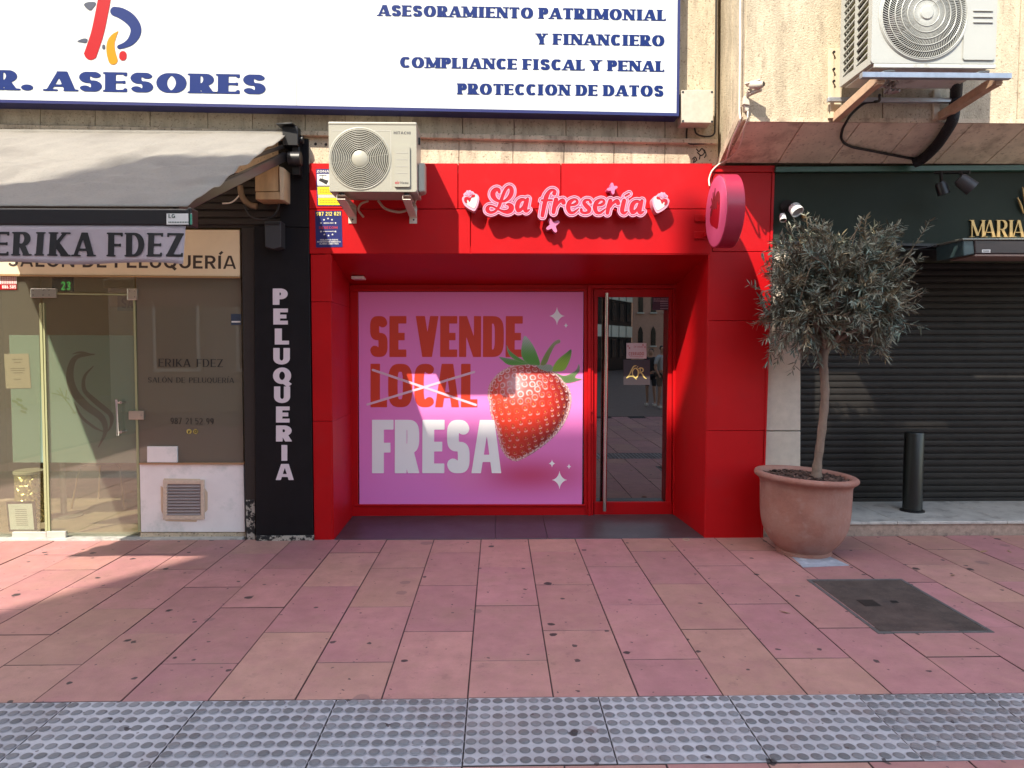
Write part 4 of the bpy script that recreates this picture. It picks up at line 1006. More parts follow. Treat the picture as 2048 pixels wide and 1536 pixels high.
# ------------------------------------------------------------------ awning over the salon
aw = thing("salon_awning", "grey white fabric awning with a hanging valance reading erika fdez", "awning", (-3, 5.85, 3.3))
AX0, AX1, AB, AF = -4.31, -1.68, 5.86, 3.93
NI, NJ = 120, 70; v, f = [], []
rng = np.random.RandomState(3)
for j in range(NJ+1):
    for i in range(NI+1):
        s, t = i/NI, j/NJ; x = AX0+(AX1-AX0)*s; y = AB+(AF-AB)*t
        z = 3.335-.970*t-.012*math.sin(math.pi*t)
        e = math.sin(math.pi*t)**.7
        z += 2.4*e*(.007*math.sin(x*4.1+2*t*3)*math.sin(t*7+x)+.005*math.sin(x*9+t*19+math.sin(x*5)*2)+.0035*math.sin(t*46+1.5*math.sin(x*7))*(.3+t)+.002*math.sin(x*31+t*17))
        z += .016*math.exp(-((t-.62-.03*math.sin(x*2.3+2))/.022)**2)*(.4+.6*math.sin(x*3.1+.4))+.024*math.exp(-((t-.80)/.025)**2)*(.5+.5*math.sin(x*2.2+1))+.010*math.exp(-((t-.42-.05*math.sin(x*3))/.035)**2)*max(0, math.sin(x*1.7+4.6))
        v.append((x, y, z))
for j in range(NJ):
    for i in range(NI): a = j*(NI+1)+i; f.append((a, a+1, a+NI+2, a+NI+1))
can = MB().add(v, f).build("canopy", FABRIC, aw, smooth=60); sm = can.modifiers.new("thickness", 'SOLIDIFY'); sm.thickness = .003
fz0, fz1 = at(200, 452, AF).z, at(200, 419, AF).z
fb = MB().box(AX0-.02, AX1+.012, AF-.03, AF+.05, fz0, fz1).build("front_bar", mat("awning_bar_black", (.016,.016,.02), .4), aw, bevel=.008)
MB().box(AX1+.013, AX1+.035, AF-.034, AF+.054, fz0-.006, fz1+.006).build("bar_end_cap", BLKM, aw, bevel=.006)
lbm = MB().rect(333,427,384,449, AF-.0335, .002).build("maker_label", PAPER, aw)
mb = MB(); text(mb, "LG", BOLD, (337,436), (350,436), 8, AF-.035, .001); text(mb, "IIIIIIIIIIIII", SMALL, (337,445.5), (378,445.5), 2.4, AF-.035, .001); mb.build("label_print", mat("label_green_ink", (.03,.08,.06), .5), lbm)
MB().rect(380,428,384,449, AF-.035, .001).build("label_strip", mat("label_green", (.05,.30,.20), .5), lbm)
NX = 90; v, f = [], []
for j in range(9):
    for i in range(NX+1):
        s, t = i/NX, j/8; x = AX0+(AX1-.003-AX0)*s
        zb_ = at(0, 527, AF).z+.006*math.sin(x*9); z = fz0-.001+(zb_-fz0)*t
        y = AF-.022+.010*t*math.sin(x*8)+.006*t*math.sin(x*19+1)-.01*t
        v.append((x-.012*t*(s > .98), y, z))
for j in range(8):
    for i in range(NX): a = j*(NX+1)+i; f.append((a, a+1, a+NX+2, a+NX+1))
va = MB().add(v, f).build("valance", VAL, aw, smooth=60); sm = va.modifiers.new("thickness", 'SOLIDIFY'); sm.thickness = .002

def vy(x, z):
    t = max(0., min(1., (fz0-.001-z)/(fz0-.001-at(0,527,AF).z))); return AF-.022+.010*t*math.sin(x*8)+.006*t*math.sin(x*19+1)-.01*t-.0032
for wd_, a_, b_ in (("ERIKA", (-12,511.5), (189,513)), ("FDEZ", (217,513.2), (368.5,514.5))):
    tx = MB(); text(tx, wd_, ELING, a_, b_, 48, AF-.024, .0005); tx.v = [(x, vy(x, z)+(y-(AF-.024))*.5, z) for x, y, z in tx.v]; tx.build("valance_lettering", INK, va)
tb = MB().cyl((AX0, AB-.02, 3.30), (AX1+.03, AB-.02, 3.30), .038, 20).build("roller_tube", FABRIC, aw, smooth=40)
am = MB()
def beam(mb, a, b, w_, h_):
    a, b = Vector(a), Vector(b); d = (b-a).normalized(); s_ = d.cross(Vector((0,0,1))).normalized(); u_ = s_.cross(d)
    mb.obox((a+b)/2, d*((b-a).length/2), s_*w_/2, u_*h_/2)
beam(am, (AX1-.02, AB-.05, 3.13), (AX1-.09, AF+.06, 2.36), .04, .065); beam(am, (AX1-.02, AB-.03, 3.22), (AX1-.10, AB-.62, 2.97), .02, .03)
am.build("folding_arm", mat("awning_arm", (.07,.06,.06), .35, metal=.5), aw, bevel=.006)
bk = MB(); bk.box(AX1-.02, AX1+.10, AB-.11, AB+.03, 3.20, 3.35); bk.prism([(AX1-.06,AB-.14,3.352),(AX1+.07,AB-.16,3.352),(AX1+.09,AB+.0,3.352),(AX1-.05,AB+.0,3.352)], (0,0,.012))
bk.cyl((AX1+.02,AB-.09,3.10), (AX1+.12,AB-.09,3.10), .055, 18); bk.box(AX1+.04, AX1+.10, AB-.07, AB+.03, 2.98, 3.22); bk.cyl((AX1+.02, AB-.05, 3.26), (AX1+.13, AB-.05, 3.26), .03, 14)
bk.build("end_bracket", BLKM, aw, smooth=35, bevel=.004)
# cabling and box beside the awning
wb = thing("wooden_cable_box", "small plywood box under the right end of the awning", "box", tuple(at(540, 400, 5.8)))
MB().px([(510,334),(557,333),(557,383),(510,383)], 5.72, .17).build("box_body", WOOD, wb, bevel=.004)
MB().px([(511,384),(559,384),(560,399),(511,399)], 5.705, .185).build("box_base", WOOD, wb, bevel=.004)
MB().px([(558,332),(568,336),(568,400),(560,400)], 5.70, .18).build("box_cheek", mat("pale_ply", (.5,.38,.25), .7, var=.2), wb, bevel=.003)
def cable(pts, Y, r, m, name, label, cat="cable", parent=None, n=8):
    P = [at(p[0], p[1], p[2] if len(p) > 2 else Y) for p in pts]; sp = spline([tuple(p) for p in P], 8)
    if parent is not None: return MB().tube(sp, r, n).build(name, m, parent, smooth=60)
    return MB().tube(sp, r, n).build(name, m, smooth=60, label=label, cat=cat)
cable([(480,372),(484,392),(497,408),(514,413)], 5.82, .024, mat("tan_conduit", (.22,.15,.09), .8), "conduit", "brown flexible conduit curving left of the plywood box", "conduit")
cable([(488,410),(498,428),(515,438),(537,437),(553,425),(558,408)], 5.80, .010, CABK, "cable", "dark cable hanging in a loop below the plywood box")
cable([(445,407),(462,405),(474,396),(482,384)], 5.82, .006, CABW, "cable", "thin pale cable end sticking out left of the brown conduit")
wl = thing("wall_lamp", "dark grey box lamp on the black pillar above the white letters", "lamp", tuple(at(546, 470, 5.8)))
MB().px([(529,443),(562,442),(562,494),(548,498),(530,494)], 5.74, .12).build("lamp_body", mat("anthracite", (.03,.03,.034), .6, bump=.3, bscale=150), wl, bevel=.006)
MB().px([(532,444),(558,444),(558,448),(532,448)], 5.725, .02).build("lamp_visor", BLKM, wl)

# ------------------------------------------------------------------ things inside the salon and on its glass
fr_ = thing("framed_certificate", "black framed document leaning inside the salon glass at the floor", "picture frame", tuple(at(42, 1063, 6.05)))
q = [at(12,1004,6.06), at(68,1003,6.06), at(73,1063,6.02), at(18,1063,6.02)]
def inset(q, k): c = sum(q, Vector())/4; return [c+(p-c)*k for p in q]
MB().prism(q, (0,.015,0)).build("frame", BLKM, fr_); MB().prism([p+Vector((0,-.003,0)) for p in inset(q,.86)], (0,.002,0)).build("document", mat("certificate_paper", (.66,.72,.72), .6), fr_)
lm = MB()
for i in range(9):
    t = .25+i*.065; a = q[0].lerp(q[3], t).lerp(q[1].lerp(q[2], t), .3); b = q[0].lerp(q[3], t).lerp(q[1].lerp(q[2], t), .72)
    lm.prism([a+Vector((0,-.0045,0)), b+Vector((0,-.0045,0)), b+Vector((0,-.0045,-.006)), a+Vector((0,-.0045,-.006))], (0,.001,0))
lm.build("document_text", mat("grey_ink", (.28,.3,.32), .6), fr_)
gs = thing("gold_side_table", "round gold drum stool with pebbled sides behind the salon glass", "stool", tuple(at(60, 1040, 6.6)))
c = at(62, 1030, 6.55); c.z = 0
GH = mat("hammered_gold", (.62,.52,.26), .35, metal=.7)
n, l = GH.node_tree.nodes, GH.node_tree.links; vo = n.new("ShaderNodeTexVoronoi"); vo.inputs["Scale"].default_value = 22; vo.feature = 'DISTANCE_TO_EDGE'
ge = n.new("ShaderNodeNewGeometry"); l.new(ge.outputs["Position"], vo.inputs["Vector"]); bm_ = n.new("ShaderNodeBump"); bm_.inputs["Distance"].default_value = .03; l.new(vo.outputs["Distance"], bm_.inputs["Height"]); l.new(bm_.outputs[0], n["Principled BSDF"].inputs["Normal"])
MB().lathe([(0,0),(.115,0),(.12,.01),(.12,.44),(.115,.45)], c, 40).build("drum", GH, gs, smooth=30); MB().lathe([(.128,.452),(.128,.475),(.12,.48),(0,.48)], c, 40).build("stool_top", mat("pale_stone_top", (.55,.5,.4), .3), gs, smooth=30)
pt = thing("pedestal_table", "small pedestal table with a silver post inside the salon", "table", (0,0,0)); pt.location = tuple(at(128, 1033, 6.75)*1.0); OFF[pt.name] = Vector(pt.location)
c = Vector(pt.location); c.z = 0
MB().lathe([(0,0),(.16,0),(.16,.012),(.03,.03),(.026,.06),(.026,.62),(0,.62)], c, 28).build("post", mat("satin_post", (.45,.45,.43), .35, metal=.5), pt, smooth=40); MB().lathe([(0,.621),(.3,.621),(.3,.645),(0,.645)], c, 40).build("table_top", mat("dark_top", (.05,.045,.04), .4), pt, smooth=30)
ch = thing("salon_chair", "thin legged waiting chair inside the salon behind the door", "chair", tuple(at(220, 1000, 7.2)))
c = at(222, 1000, 7.3); c.z = 0
lg = mat("brass_leg", (.45,.33,.16), .35, metal=.7)
for sx in (-1, 1):
    for sy_ in (-1, 1): MB().tube([c+Vector((sx*.26, sy_*.24, 0)), c+Vector((sx*.20, sy_*.19, .40)), c+Vector((sx*.12, sy_*.12, .44))], .011, 8).build("leg", lg, ch, smooth=50)
MB().lathe([(0,.44),(.25,.44),(.28,.47),(.27,.50),(0,.51)], c, 32).build("seat", mat("chair_seat", (.16,.14,.11), .7), ch, smooth=50)
bk_ = MB(); bk_.tube([c+Vector((.27*math.cos(t), .25*math.sin(t)+.02, .72)) for t in [i*math.pi/12 for i in range(13)]], .05, 10); bk_.build("backrest", mat("chair_back", (.16,.14,.11), .7), ch, smooth=50)
nt_ = thing("paper_notice", "white sheet of small print taped inside the left salon glass", "notice", tuple(at(36, 742, GY)))
MB().px([(8,708),(57,707),(62,776),(12,777)], GY+.012, .001).build("sheet", mat("notice_paper", (.55,.46,.38), .7), nt_)
lm = MB()
for y, x0, x1 in ((718,24,45),(724,28,42),(736,20,50),(740,22,50),(745,26,46),(758,28,42)): lm.rect(x0, y, x1, y+1.3, GY+.0105, .001)
lm.build("print_lines", mat("notice_ink", (.25,.2,.17), .7), nt_)
st = thing("red_security_sticker", "small red and white sticker high on the left salon glass", "sticker", tuple(at(16, 563, GY)))
MB().rect(-12,549,33,568, GY-.004, .001).build("white_part", PAPER, st); rd = MB().rect(-12,568.5,33,579, GY-.004, .001).build("red_part", LRED, st)
text(MB(), "886.505", BOLD, (4,577), (32,577), 6.5, GY-.0055, .001).build("number", PAPER, rd)
mb = MB()
for i in range(4): text(mb, "IIIIIIIII", SMALL, (2,555+i*4), (31,555+i*4), 2.2, GY-.0055, .001)
mb.build("small_print", LRED, st)
lc = thing("led_display", "dim green led digits hanging high inside the salon", "display", tuple(at(122, 565, 6.4)))
MB().rect(104,552,144,583, 6.44, .03).build("case", BLKM, lc); text(MB(), "23", SMALL, (122,580), (141,580), 17, 6.437, .001).build("digits", mat("led_green", (.02,.15,.03), .5, emit=(.1,.8,.15,.15)), lc)
wbx = thing("white_card", "blank white card standing on the panel cap inside the salon window", "card", tuple(at(323, 926, GY)))
MB().rect(294,893,354,925, GY-.022, .02).build("card", WHITEP, wbx, bevel=.002)
bs = thing("blue_window_sticker", "small blue and white sticker at the right edge of the tinted salon window", "sticker", tuple(at(471, 640, GY)))
MB().rect(462,628,482,650, GY-.003, .001).build("blue_part", mat("sticker_navy", (.03,.05,.09), .5), bs); MB().rect(463,642,481,645, GY-.0045, .001).build("white_stripe", PAPER, bs)

# ------------------------------------------------------------------ stickers on the red pilaster
s1 = thing("camera_warning_sticker", "yellow and white camera warning sticker beside the air conditioner", "sticker", tuple(at(660, 400, WY)))
Ys = WY-.0025
MB().px([(632,338),(697,338),(700,412),(634,412)], Ys, .002).build("sticker_border", mat("sticker_blue", (.02,.02,.14), .4), s1)
text(MB(), "ZONA VIDEO", BOLD, (633.5,345), (688,345), 4.8, Ys-.0015, .001).build("heading", PAPER, s1)
MB().px([(634,348),(696,348),(697,371),(635,371)], Ys-.0012, .001).build("white_field", PAPER, s1)
YEL = mat("sticker_yellow", (.78,.66,.01), .45)
MB().px([(635,373.5),(697,373.5),(698,389),(635.5,389)], Ys-.0012, .001).build("yellow_field", YEL, s1); MB().px([(636,396),(698,396),(698.5,410),(636.5,410)], Ys-.0012, .001).build("yellow_field", YEL, s1)
MB().px([(635.5,389.5),(698,389.5),(698,395.5),(636,395.5)], Ys-.0012, .001).build("grey_field", mat("sticker_grey", (.5,.5,.46), .5), s1)
mb = MB(); mb.px([(640,356),(657,361),(653,369),(637.5,361)], Ys-.0026, .001); mb.px([(645,350),(646,350),(646,357),(645,357)], Ys-.0026, .001); mb.px([(638,350),(653,350),(653,351),(638,351)], Ys-.0026, .001); mb.build("camera_symbol", INK, s1)
mb = MB()
for y in (377,380.5,384,400,404): text(mb, "IIIIIIIIIIIIIIIIII", SMALL, (640,y+2), (694,y+2), 1.8, Ys-.0026, .001)
mb.build("small_print", mat("olive_ink", (.25,.2,.02), .5), s1)
s2 = thing("alarm_company_sticker", "dark blue alarm sticker with yellow phone number and ring of stars", "sticker", tuple(at(657, 458, WY)))
MB().px([(630,422),(683,421.5),(685,494),(632,495)], Ys, .002).build("blue_field", mat("sticker_navy_blue", (.012,.018,.13), .4), s2)
text(MB(), "987 212 021", BOLD, (632.5,431.5), (681,431), 7.6, Ys-.0015, .001).build("phone_number", mat("number_yellow", (.8,.68,.15), .5), s2)
text(MB(), "DESECOM", BOLD, (638,458), (675,457.6), 5.2, Ys-.0015, .001).build("red_word", mat("sticker_red", (.42,.03,.06), .5), s2)
mb = MB()
for x, y in ((648,439.5),(656,437),(664,439.5),(642,446),(671,446),(642,463),(671,463),(648.5,469),(657,471),(665,469)):
    P = [(x+(2.3 if k % 2 == 0 else 1.0)*math.sin(k*math.pi/5), y-(2.3 if k % 2 == 0 else 1.0)*math.cos(k*math.pi/5)) for k in range(10)]
    mb.px(P, Ys-.0015, .001)
mb.build("ring_of_stars", PAPER, s2)
mb = MB(); text(mb, "ARMADA REDS", BOLD, (647,447.3), (667,447.2), 2.4, Ys-.0015, .001); text(mb, "IIIIIIIIIIIIII", SMALL, (646,463.5), (669,463.4), 1.5, Ys-.0015, .001)
text(mb, "VIGILADO 24 HORAS", BOLD, (640,481), (676,480.8), 2.7, Ys-.0015, .001); text(mb, "INTERVENCION INMEDIATA", BOLD, (634.5,485), (681,484.8), 2.7, Ys-.0015, .001); text(mb, "ALARMA CONECTADA", BOLD, (639,489), (677,488.8), 2.7, Ys-.0015, .001)
mb.build("small_print", PAPER, s2)
# ------------------------------------------------------------------ on the shop door
DY = RB+.035
cs = thing("closed_notice", "white and pink paper notice reading cerrado on the shop door", "notice", tuple(at(1272, 705, DY)))
MB().rect(1253,686,1293,717, DY-.003, .001).build("sheet", mat("closed_paper", (.55,.48,.47), .6), cs)
text(MB(), "CERRADO", SMALL, (1257.5,711), (1288,710.6), 6.6, DY-.0045, .001).build("red_word", mat("closed_ink", (.38,.08,.06), .6), cs)
mb = MB(); text(mb, "IIIIIIIIIII", SMALL, (1260,714.5), (1286,714.3), 1.8, DY-.0045, .001); text(mb, "La", SMALL, (1268,695), (1272,695), 4, DY-.0045, .001); text(mb, "IIIIII", SMALL, (1275,695), (1286,695), 2.2, DY-.0045, .001)
for x, y in ((1256,692),(1259,696),(1286,690),(1290,694)): mb.rect(x-1.3, y-1.6, x+1.3, y+1.6, DY-.0045, .001)
mb.build("small_print", mat("closed_pink", (.42,.14,.13), .6), cs)
lo_ = thing("coffee_logo_sticker", "square dark sticker with a gold monogram on the shop door", "sticker", tuple(at(1273, 744, DY)))
MB().rect(1247,719.5,1300,770, DY-.003, .001).build("dark_square", mat("sticker_charcoal", (.035,.027,.034), .5), lo_)
mz = lambda p: (1160+p[0]/5.69, -(560+p[1]/5.69))
def mono(f_):
    for L in ([(640,975,5),(610,985,8),(585,1030,8),(560,1080,7),(530,1115,5)], [(530,1115,4),(570,1095,9),(610,1100,8),(640,1128,5)], [(600,1085,7),(598,1040,8),(625,1005,7),(655,1020,9),(665,1060,10),(648,1105,9),(625,1110,8),(603,1085,7)],
              [(648,1000,4),(660,980,3)], [(668,1010,6),(690,1000,8),(715,1010,9),(718,1035,8),(695,1050,6)], [(695,1050,6),(715,1080,10),(735,1110,8),(755,1122,4)], [(685,1010,6),(683,1060,7)]):
        sp = spline(L, 6); f_.stroke([mz(p) for p in sp], [p[2]/5.69*.8 for p in sp], mg=3)
pxloops(mono, MB(), 1249, 725, 1298, 765, .35, DY-.0045, .001).build("gold_monogram", mat("gold_print", (.62,.50,.16), .5), lo_)
pk = thing("door_security_sticker", "small purple and white sticker in the top corner of the door glass", "sticker", tuple(at(1324, 605, DY)))
MB().rect(1305,593,1341,620, DY-.003, .001).build("purple_field", mat("sticker_plum", (.06,.022,.05), .5), pk)
mb = MB(); text(mb, "RECINTO PROTEGIDO", BOLD, (1307.5,599.5), (1340,599.3), 3, DY-.0045, .001)
for y in (602.5,606.5,611,616.5): text(mb, "IIIIIIIIII", SMALL, (1321,y+1.5), (1340,y+1.5), 2, DY-.0045, .001)
text(mb, "IIIIIIIIIIIIIIII", SMALL, (1307.5,603), (1340,603), 2.2, DY-.0045, .001)
mb.build("small_print", mat("sticker_pale", (.5,.42,.48), .5), pk)

# ------------------------------------------------------------------ air conditioners
def rrect(x0, x1, z0, z1, r, n=6):
    P = []
    for cx, cz, a0 in ((x1-r, z1-r, 0), (x0+r, z1-r, 90), (x0+r, z0+r, 180), (x1-r, z0+r, 270)):
        P += [(cx+r*math.cos(R(a0+90*i/n)), cz+r*math.sin(R(a0+90*i/n))) for i in range(n+1)]
    return P
def circ(cx, cz, r, n=64): return [(cx+r*math.cos(2*math.pi*i/n), cz+r*math.sin(2*math.pi*i/n)) for i in range(n)]
def fanblades(c, r, par):
    mb = MB()
    for k in range(3):
        a0 = k*2*math.pi/3+.6; v = []; nr, na = 8, 10
        for i in range(nr+1):
            for j in range(na+1):
                rr = .05+(r-.055)*i/nr; a = a0+(.35+1.0*j/na)-.35*i/nr
                v.append((c.x+rr*math.cos(a), c.y+.04*(j/na-.5), c.z+rr*math.sin(a)))
        f = [(i*(na+1)+j, i*(na+1)+j+1, (i+1)*(na+1)+j+1, (i+1)*(na+1)+j) for i in range(nr) for j in range(na)]
        mb.add(v, f)
    return mb.build("fan_blade", ACIN, par, smooth=40)
# the unit beside the shop name
Y1 = 5.42
A0, A1 = at(657, 246.5, Y1), at(833.5, 383.5, Y1); x0, x1, z0, z1 = A0.x, A1.x, A1.z, A0.z
ac = thing("air_conditioner", "cream outdoor air conditioner marked hitachi on the red fascia", "air conditioner", ((x0+x1)/2, Y1+.15, z0))
fc = at(720, 317.7, Y1); fr_r = .222
solid(MB(), [rrect(x0, x1, z0, z1, .018), circ(fc.x, fc.z, fr_r)], (0, Y1, 0), (1,0,0), (0,0,1), .012).build("front_panel", ACW, ac, bevel=.004)
sh_ = MB(); yb = Y1+.30
sh_.box(x0+.001, x0+.012, Y1+.0125, yb, z0+.004, z1-.012); sh_.box(x1-.012, x1-.001, Y1+.0125, yb, z0+.004, z1-.012); sh_.box(x0+.001, x1-.001, Y1+.0125, yb, z0-.002, z0+.004); sh_.box(x0+.001, x1-.001, yb, yb+.01, z0, z1-.012)
sh_.build("casing", ACW, ac); MB().box(x0-.003, x1+.003, Y1-.004, yb+.012, z1-.012, z1+.012).build("top_cover", ACW, ac, bevel=.008)
MB().box(x0+.012, x1-.012, Y1+.16, Y1+.17, z0+.01, z1-.02).build("inner_back", ACD, ac)
MB().lathe([(fr_r+.012, -.002), (fr_r+.004, -.006), (fr_r-.004, -.004), (fr_r-.006, .05)], (fc.x, Y1, fc.z), 64, u=(1,0,0), v=(0,0,1), wv=(0,1,0)).build("fan_ring", ACW, ac, smooth=40)
gm_ = MB(); C0 = Vector((fc.x, Y1-.006, fc.z))
for i in range(12): r = .070+i*(fr_r-.074)/11.4; gm_.ring(C0+Vector((0, -.010*(1-(i/12)**2), 0)), (1,0,0), (0,0,1), r, .0036, 56)
for k in range(12):
    a = 2*math.pi*(k+.3)/12; d = Vector((math.cos(a), 0, math.sin(a))); gm_.tube([C0+d*.06+Vector((0,-.006,0)), C0+d*fr_r], .0015, 5)
gm_.build("fan_grille", ACW, ac, smooth=60)
MB().lathe([(0,-.016),(.055,-.016),(.063,-.010),(.063,.004)], (fc.x, Y1, fc.z), 40, u=(1,0,0), v=(0,0,1), wv=(0,1,0)).build("grille_hub", ACW, ac, smooth=40)
fanblades(Vector((fc.x, Y1+.08, fc.z)), fr_r-.012, ac)
a, b = at(788, 292, Y1), at(820.5, 374.5, Y1); cp = solid(MB(), [rrect(a.x, b.x, b.z, a.z, .012)], (0, Y1-.014, 0), (1,0,0), (0,0,1), .0138).build("service_cover", ACW, ac, bevel=.004)
gv = MB()
for y in (305.5, 318.5, 332.5, 346): gv.rect(792,y,816,y+.9, Y1-.0152, .001)
gv.build("cover_groove", mat("groove_shadow", (.38,.37,.34), .6), cp)
text(MB(), "HITACHI", BOLD, (787.5,268.3), (821,268.8), 5.6, Y1-.001, .0008).build("brand_lettering", mat("ac_ink", (.04,.04,.05), .5), ac)
text(MB(), "air", BOLD, (790,367.8), (799,367.9), 6.2, Y1-.0152, .001).build("red_word", mat("ac_red_ink", (.35,.03,.04), .5), cp); text(MB(), "Home", BOLD, (801,367.6), (817,367.8), 4.8, Y1-.0152, .001).build("dark_word", mat("ac_ink_grey", (.1,.09,.09), .5), cp)
p1 = MB(); p1.px([(664.5,260.5),(782,261),(782,262),(664.5,261.5)], Y1-.0014, .001); p1.px([(781,262),(782,262),(782.5,378),(781.5,378)], Y1-.0014, .001); p1.build("panel_crease", mat("crease_grey", (.45,.44,.40), .6), ac)
sc2 = MB(); c = at(841, 352, Y1+.12); sc2.prism([(x1+.001, Y1+.10, z0+.02), (x1+.05, Y1+.13, z0+.03), (x1+.05, Y1+.24, z0+.03), (x1+.001, Y1+.27, z0+.02)], (0,0,.22)); sc2.build("side_cover", ACW, ac, bevel=.012, seg=3)
sp_ = MB(); sp_.box(x1-.004, x1+.012, Y1+.14, Y1+.17, z1-.11, z1-.06); sp_.build("side_handle", BLKM, ac)
for px0, px1 in ((697,713), (819,834)):
    xa, xb = at(px0, 430, WY).x, at(px1, 430, WY).x; m_ = MB()
    zt, zl = z0-.02, at(700, 447, WY).z
    m_.box(xa, xb, WY-.007, WY-.001, zl, zt+.001); m_.box(xa-.0, xb, Y1+.02, WY-.005, zt-.004, zt)
    m_.prism([(xa, Y1+.02, zt-.004), (xa, Y1+.02, zt-.035), (xa, WY-.006, zl+.05), (xa, WY-.006, zl+.115), (xa, Y1+.09, zt-.04), (xa, WY-.04, zt-.004)], (.004,0,0))
    m_.prism([(xa, Y1+.02, zt-.035), (xb, Y1+.02, zt-.035), (xb, WY-.006, zl+.05), (xa, WY-.006, zl+.05)], (0,.004,.006))
    bo = m_.build("wall_bracket", STEELW, ac, bevel=.001)
    q = MB()
    for dz in (.03, .24): q.cyl((xa+.035, WY-.010, zl+dz), (xa+.035, WY-.005, zl+dz), .007, 10)
    q.build("bolt", BLKM, bo)
    MB().lathe([(0,0),(.022,0),(.022,.018),(0,.018)], ((xa+xb)/2, Y1+.05, zt), 16).build("rubber_foot", BLKM, bo)
PIP = mat("tan_pipe", (.42,.33,.25), .7)
pp = MB(); pp.tube(spline([(x1-.02,Y1+.2,z0+.05),(x1-.06,Y1+.3,z0-.04),(x1-.16,Y1+.32,z0-.09),(x1-.28,Y1+.30,z0-.07),(x1-.34,Y1+.3,z0-.005)], 8), .010, 8)
P0 = at(736, 402, 5.7); pp.tube(spline([tuple(P0), tuple(at(722,408,5.74)), tuple(at(717,420,5.78)), tuple(at(727,434,5.84))], 8), .009, 8); pp.build("refrigerant_pipe", PIP, ac, smooth=60)

# the big unit on the right bay
Y2, B2 = 4.77, 5.20
FL = at(1742, 126, Y2); FR = at(1991, 129, Y2); x0, x1, z0 = FL.x, FR.x, FL.z; z1 = z0+.80
ac2 = thing("air_conditioner", "large white outdoor air conditioner on brackets above the green shop front", "air conditioner", ((x0+x1)/2, Y2+.2, z0))
fc = at(1847.5, 30, Y2); r2 = .285
solid(MB(), [rrect(x0, x1, z0, z1, .02), circ(fc.x, fc.z, r2, 80)], (0, Y2, 0), (1,0,0), (0,0,1), .014).build("front_panel", ACW2, ac2, bevel=.004)
cs2 = MB(); cs2.box(x1-.012, x1-.001, Y2+.0145, B2, z0+.004, z1); cs2.box(x0+.001, x1-.001, Y2+.0145, B2, z0-.002, z0+.006); cs2.box(x0+.001, x1-.001, B2, B2+.01, z0, z1); cs2.box(x0+.001, x1, Y2+.0145, B2, z1-.01, z1)
cs2.build("casing", ACW2, ac2)
MB().box(x0+.02, x1-.02, Y2+.22, Y2+.23, z0+.01, z1-.02).build("inner_back", ACD, ac2)
MB().box(x0+.05, x0+.06, Y2+.04, B2-.02, z0+.02, z1-.02).build("coil", COIL, ac2)
lv = MB()
for ya, yb_ in ((Y2+.0145, Y2+.05), (Y2+.205, Y2+.235), (B2-.035, B2)): lv.box(x0+.001, x0+.014, ya, yb_, z0+.006, z1)
lv.box(x0+.0015, x0+.013, Y2+.05, B2-.03, z0+.006, z0+.05)
nz_ = 15
for i in range(nz_):
    z = z0+.06+i*.05
    for ya, yb_, dz in ((Y2+.05, Y2+.205, .028), (Y2+.235, B2-.035, .028)): lv.prism([(x0+.002, ya, z+dz), (x0+.002, yb_, z), (x0+.002, yb_, z+.010), (x0+.002, ya, z+dz+.010)], (.016, 0, 0))
lv.build("side_louvre", ACW2, ac2)
MB().lathe([(r2+.018,-.002),(r2+.010,-.012),(r2-.004,-.012),(r2-.008,.05)], (fc.x, Y2, fc.z), 80, u=(1,0,0), v=(0,0,1), wv=(0,1,0)).build("fan_ring", ACW2, ac2, smooth=40)
gm_ = MB(); C0 = Vector((fc.x, Y2-.012, fc.z))
def gy(r): return -.022*(1-(r/r2)**2)
for r in (.085, .125, .165, .205, .245, r2): gm_.ring(C0+Vector((0, gy(r), 0)), (1,0,0), (0,0,1), r, .0034, 64)
for k in range(110):
    a0 = 2*math.pi*k/110; pts = []
    for i in range(9): r = .045+(r2-.045)*i/8; a = a0-.42*(i/8)**1.2; pts.append(C0+Vector((r*math.cos(a), gy(r)+.002, r*math.sin(a))))
    gm_.tube(pts, .0023, 4, False)
gm_.build("fan_grille", ACW2, ac2, smooth=60)
MB().lathe([(0,-.042),(.040,-.040),(.046,-.034),(.046,-.01)], (fc.x, Y2, fc.z), 40, u=(1,0,0), v=(0,0,1), wv=(0,1,0)).build("grille_hub", ACW2, ac2, smooth=40)
fanblades(Vector((fc.x, Y2+.10, fc.z)), r2-.015, ac2)
a, b = at(1931, -90, Y2), at(1986.5, 121, Y2)
sv = solid(MB(), [rrect(a.x, b.x, b.z, a.z, .014)], (0, Y2-.010, 0), (1,0,0), (0,0,1), .0098).build("service_cover", ACW2, ac2, bevel=.004)
q = MB()
for y in (22, 34, 45): a, b = at(1944, y, Y2), at(1983, y+3, Y2); q.box(a.x, b.x, Y2-.018, Y2-.0102, b.z, a.z)
q.build("cover_rib", ACW2, sv, bevel=.003)
q = MB(); q.box(x0+.02, x1-.0, Y2-.004, Y2+.01, z0-.03, z0-.004); q.box(x0+.03, x1-.03, Y2+.02, B2-.02, z0-.016, z0-.004); q.build("base_tray", mat("tray_grey", (.55,.56,.53), .5, dirt=(.32,.3,.28), dscale=9), ac2, bevel=.003)
a, b = at(1722, 147, Y2-.03), at(2020, 154, Y2-.03); zr = (a.z+b.z)/2-.004
MB().box(a.x, b.x, Y2-.05, Y2-.01, zr-.02, zr+.016).build("support_rail", GALV, ac2, bevel=.003); ra = MB(); ra.box(at(1656,198,5.26).x, at(1905,198,5.26).x, 5.25, 5.285, at(1700,200,5.27).z-.016, at(1700,200,5.27).z+.014); ra.build("support_rail", GALV, ac2, bevel=.003)
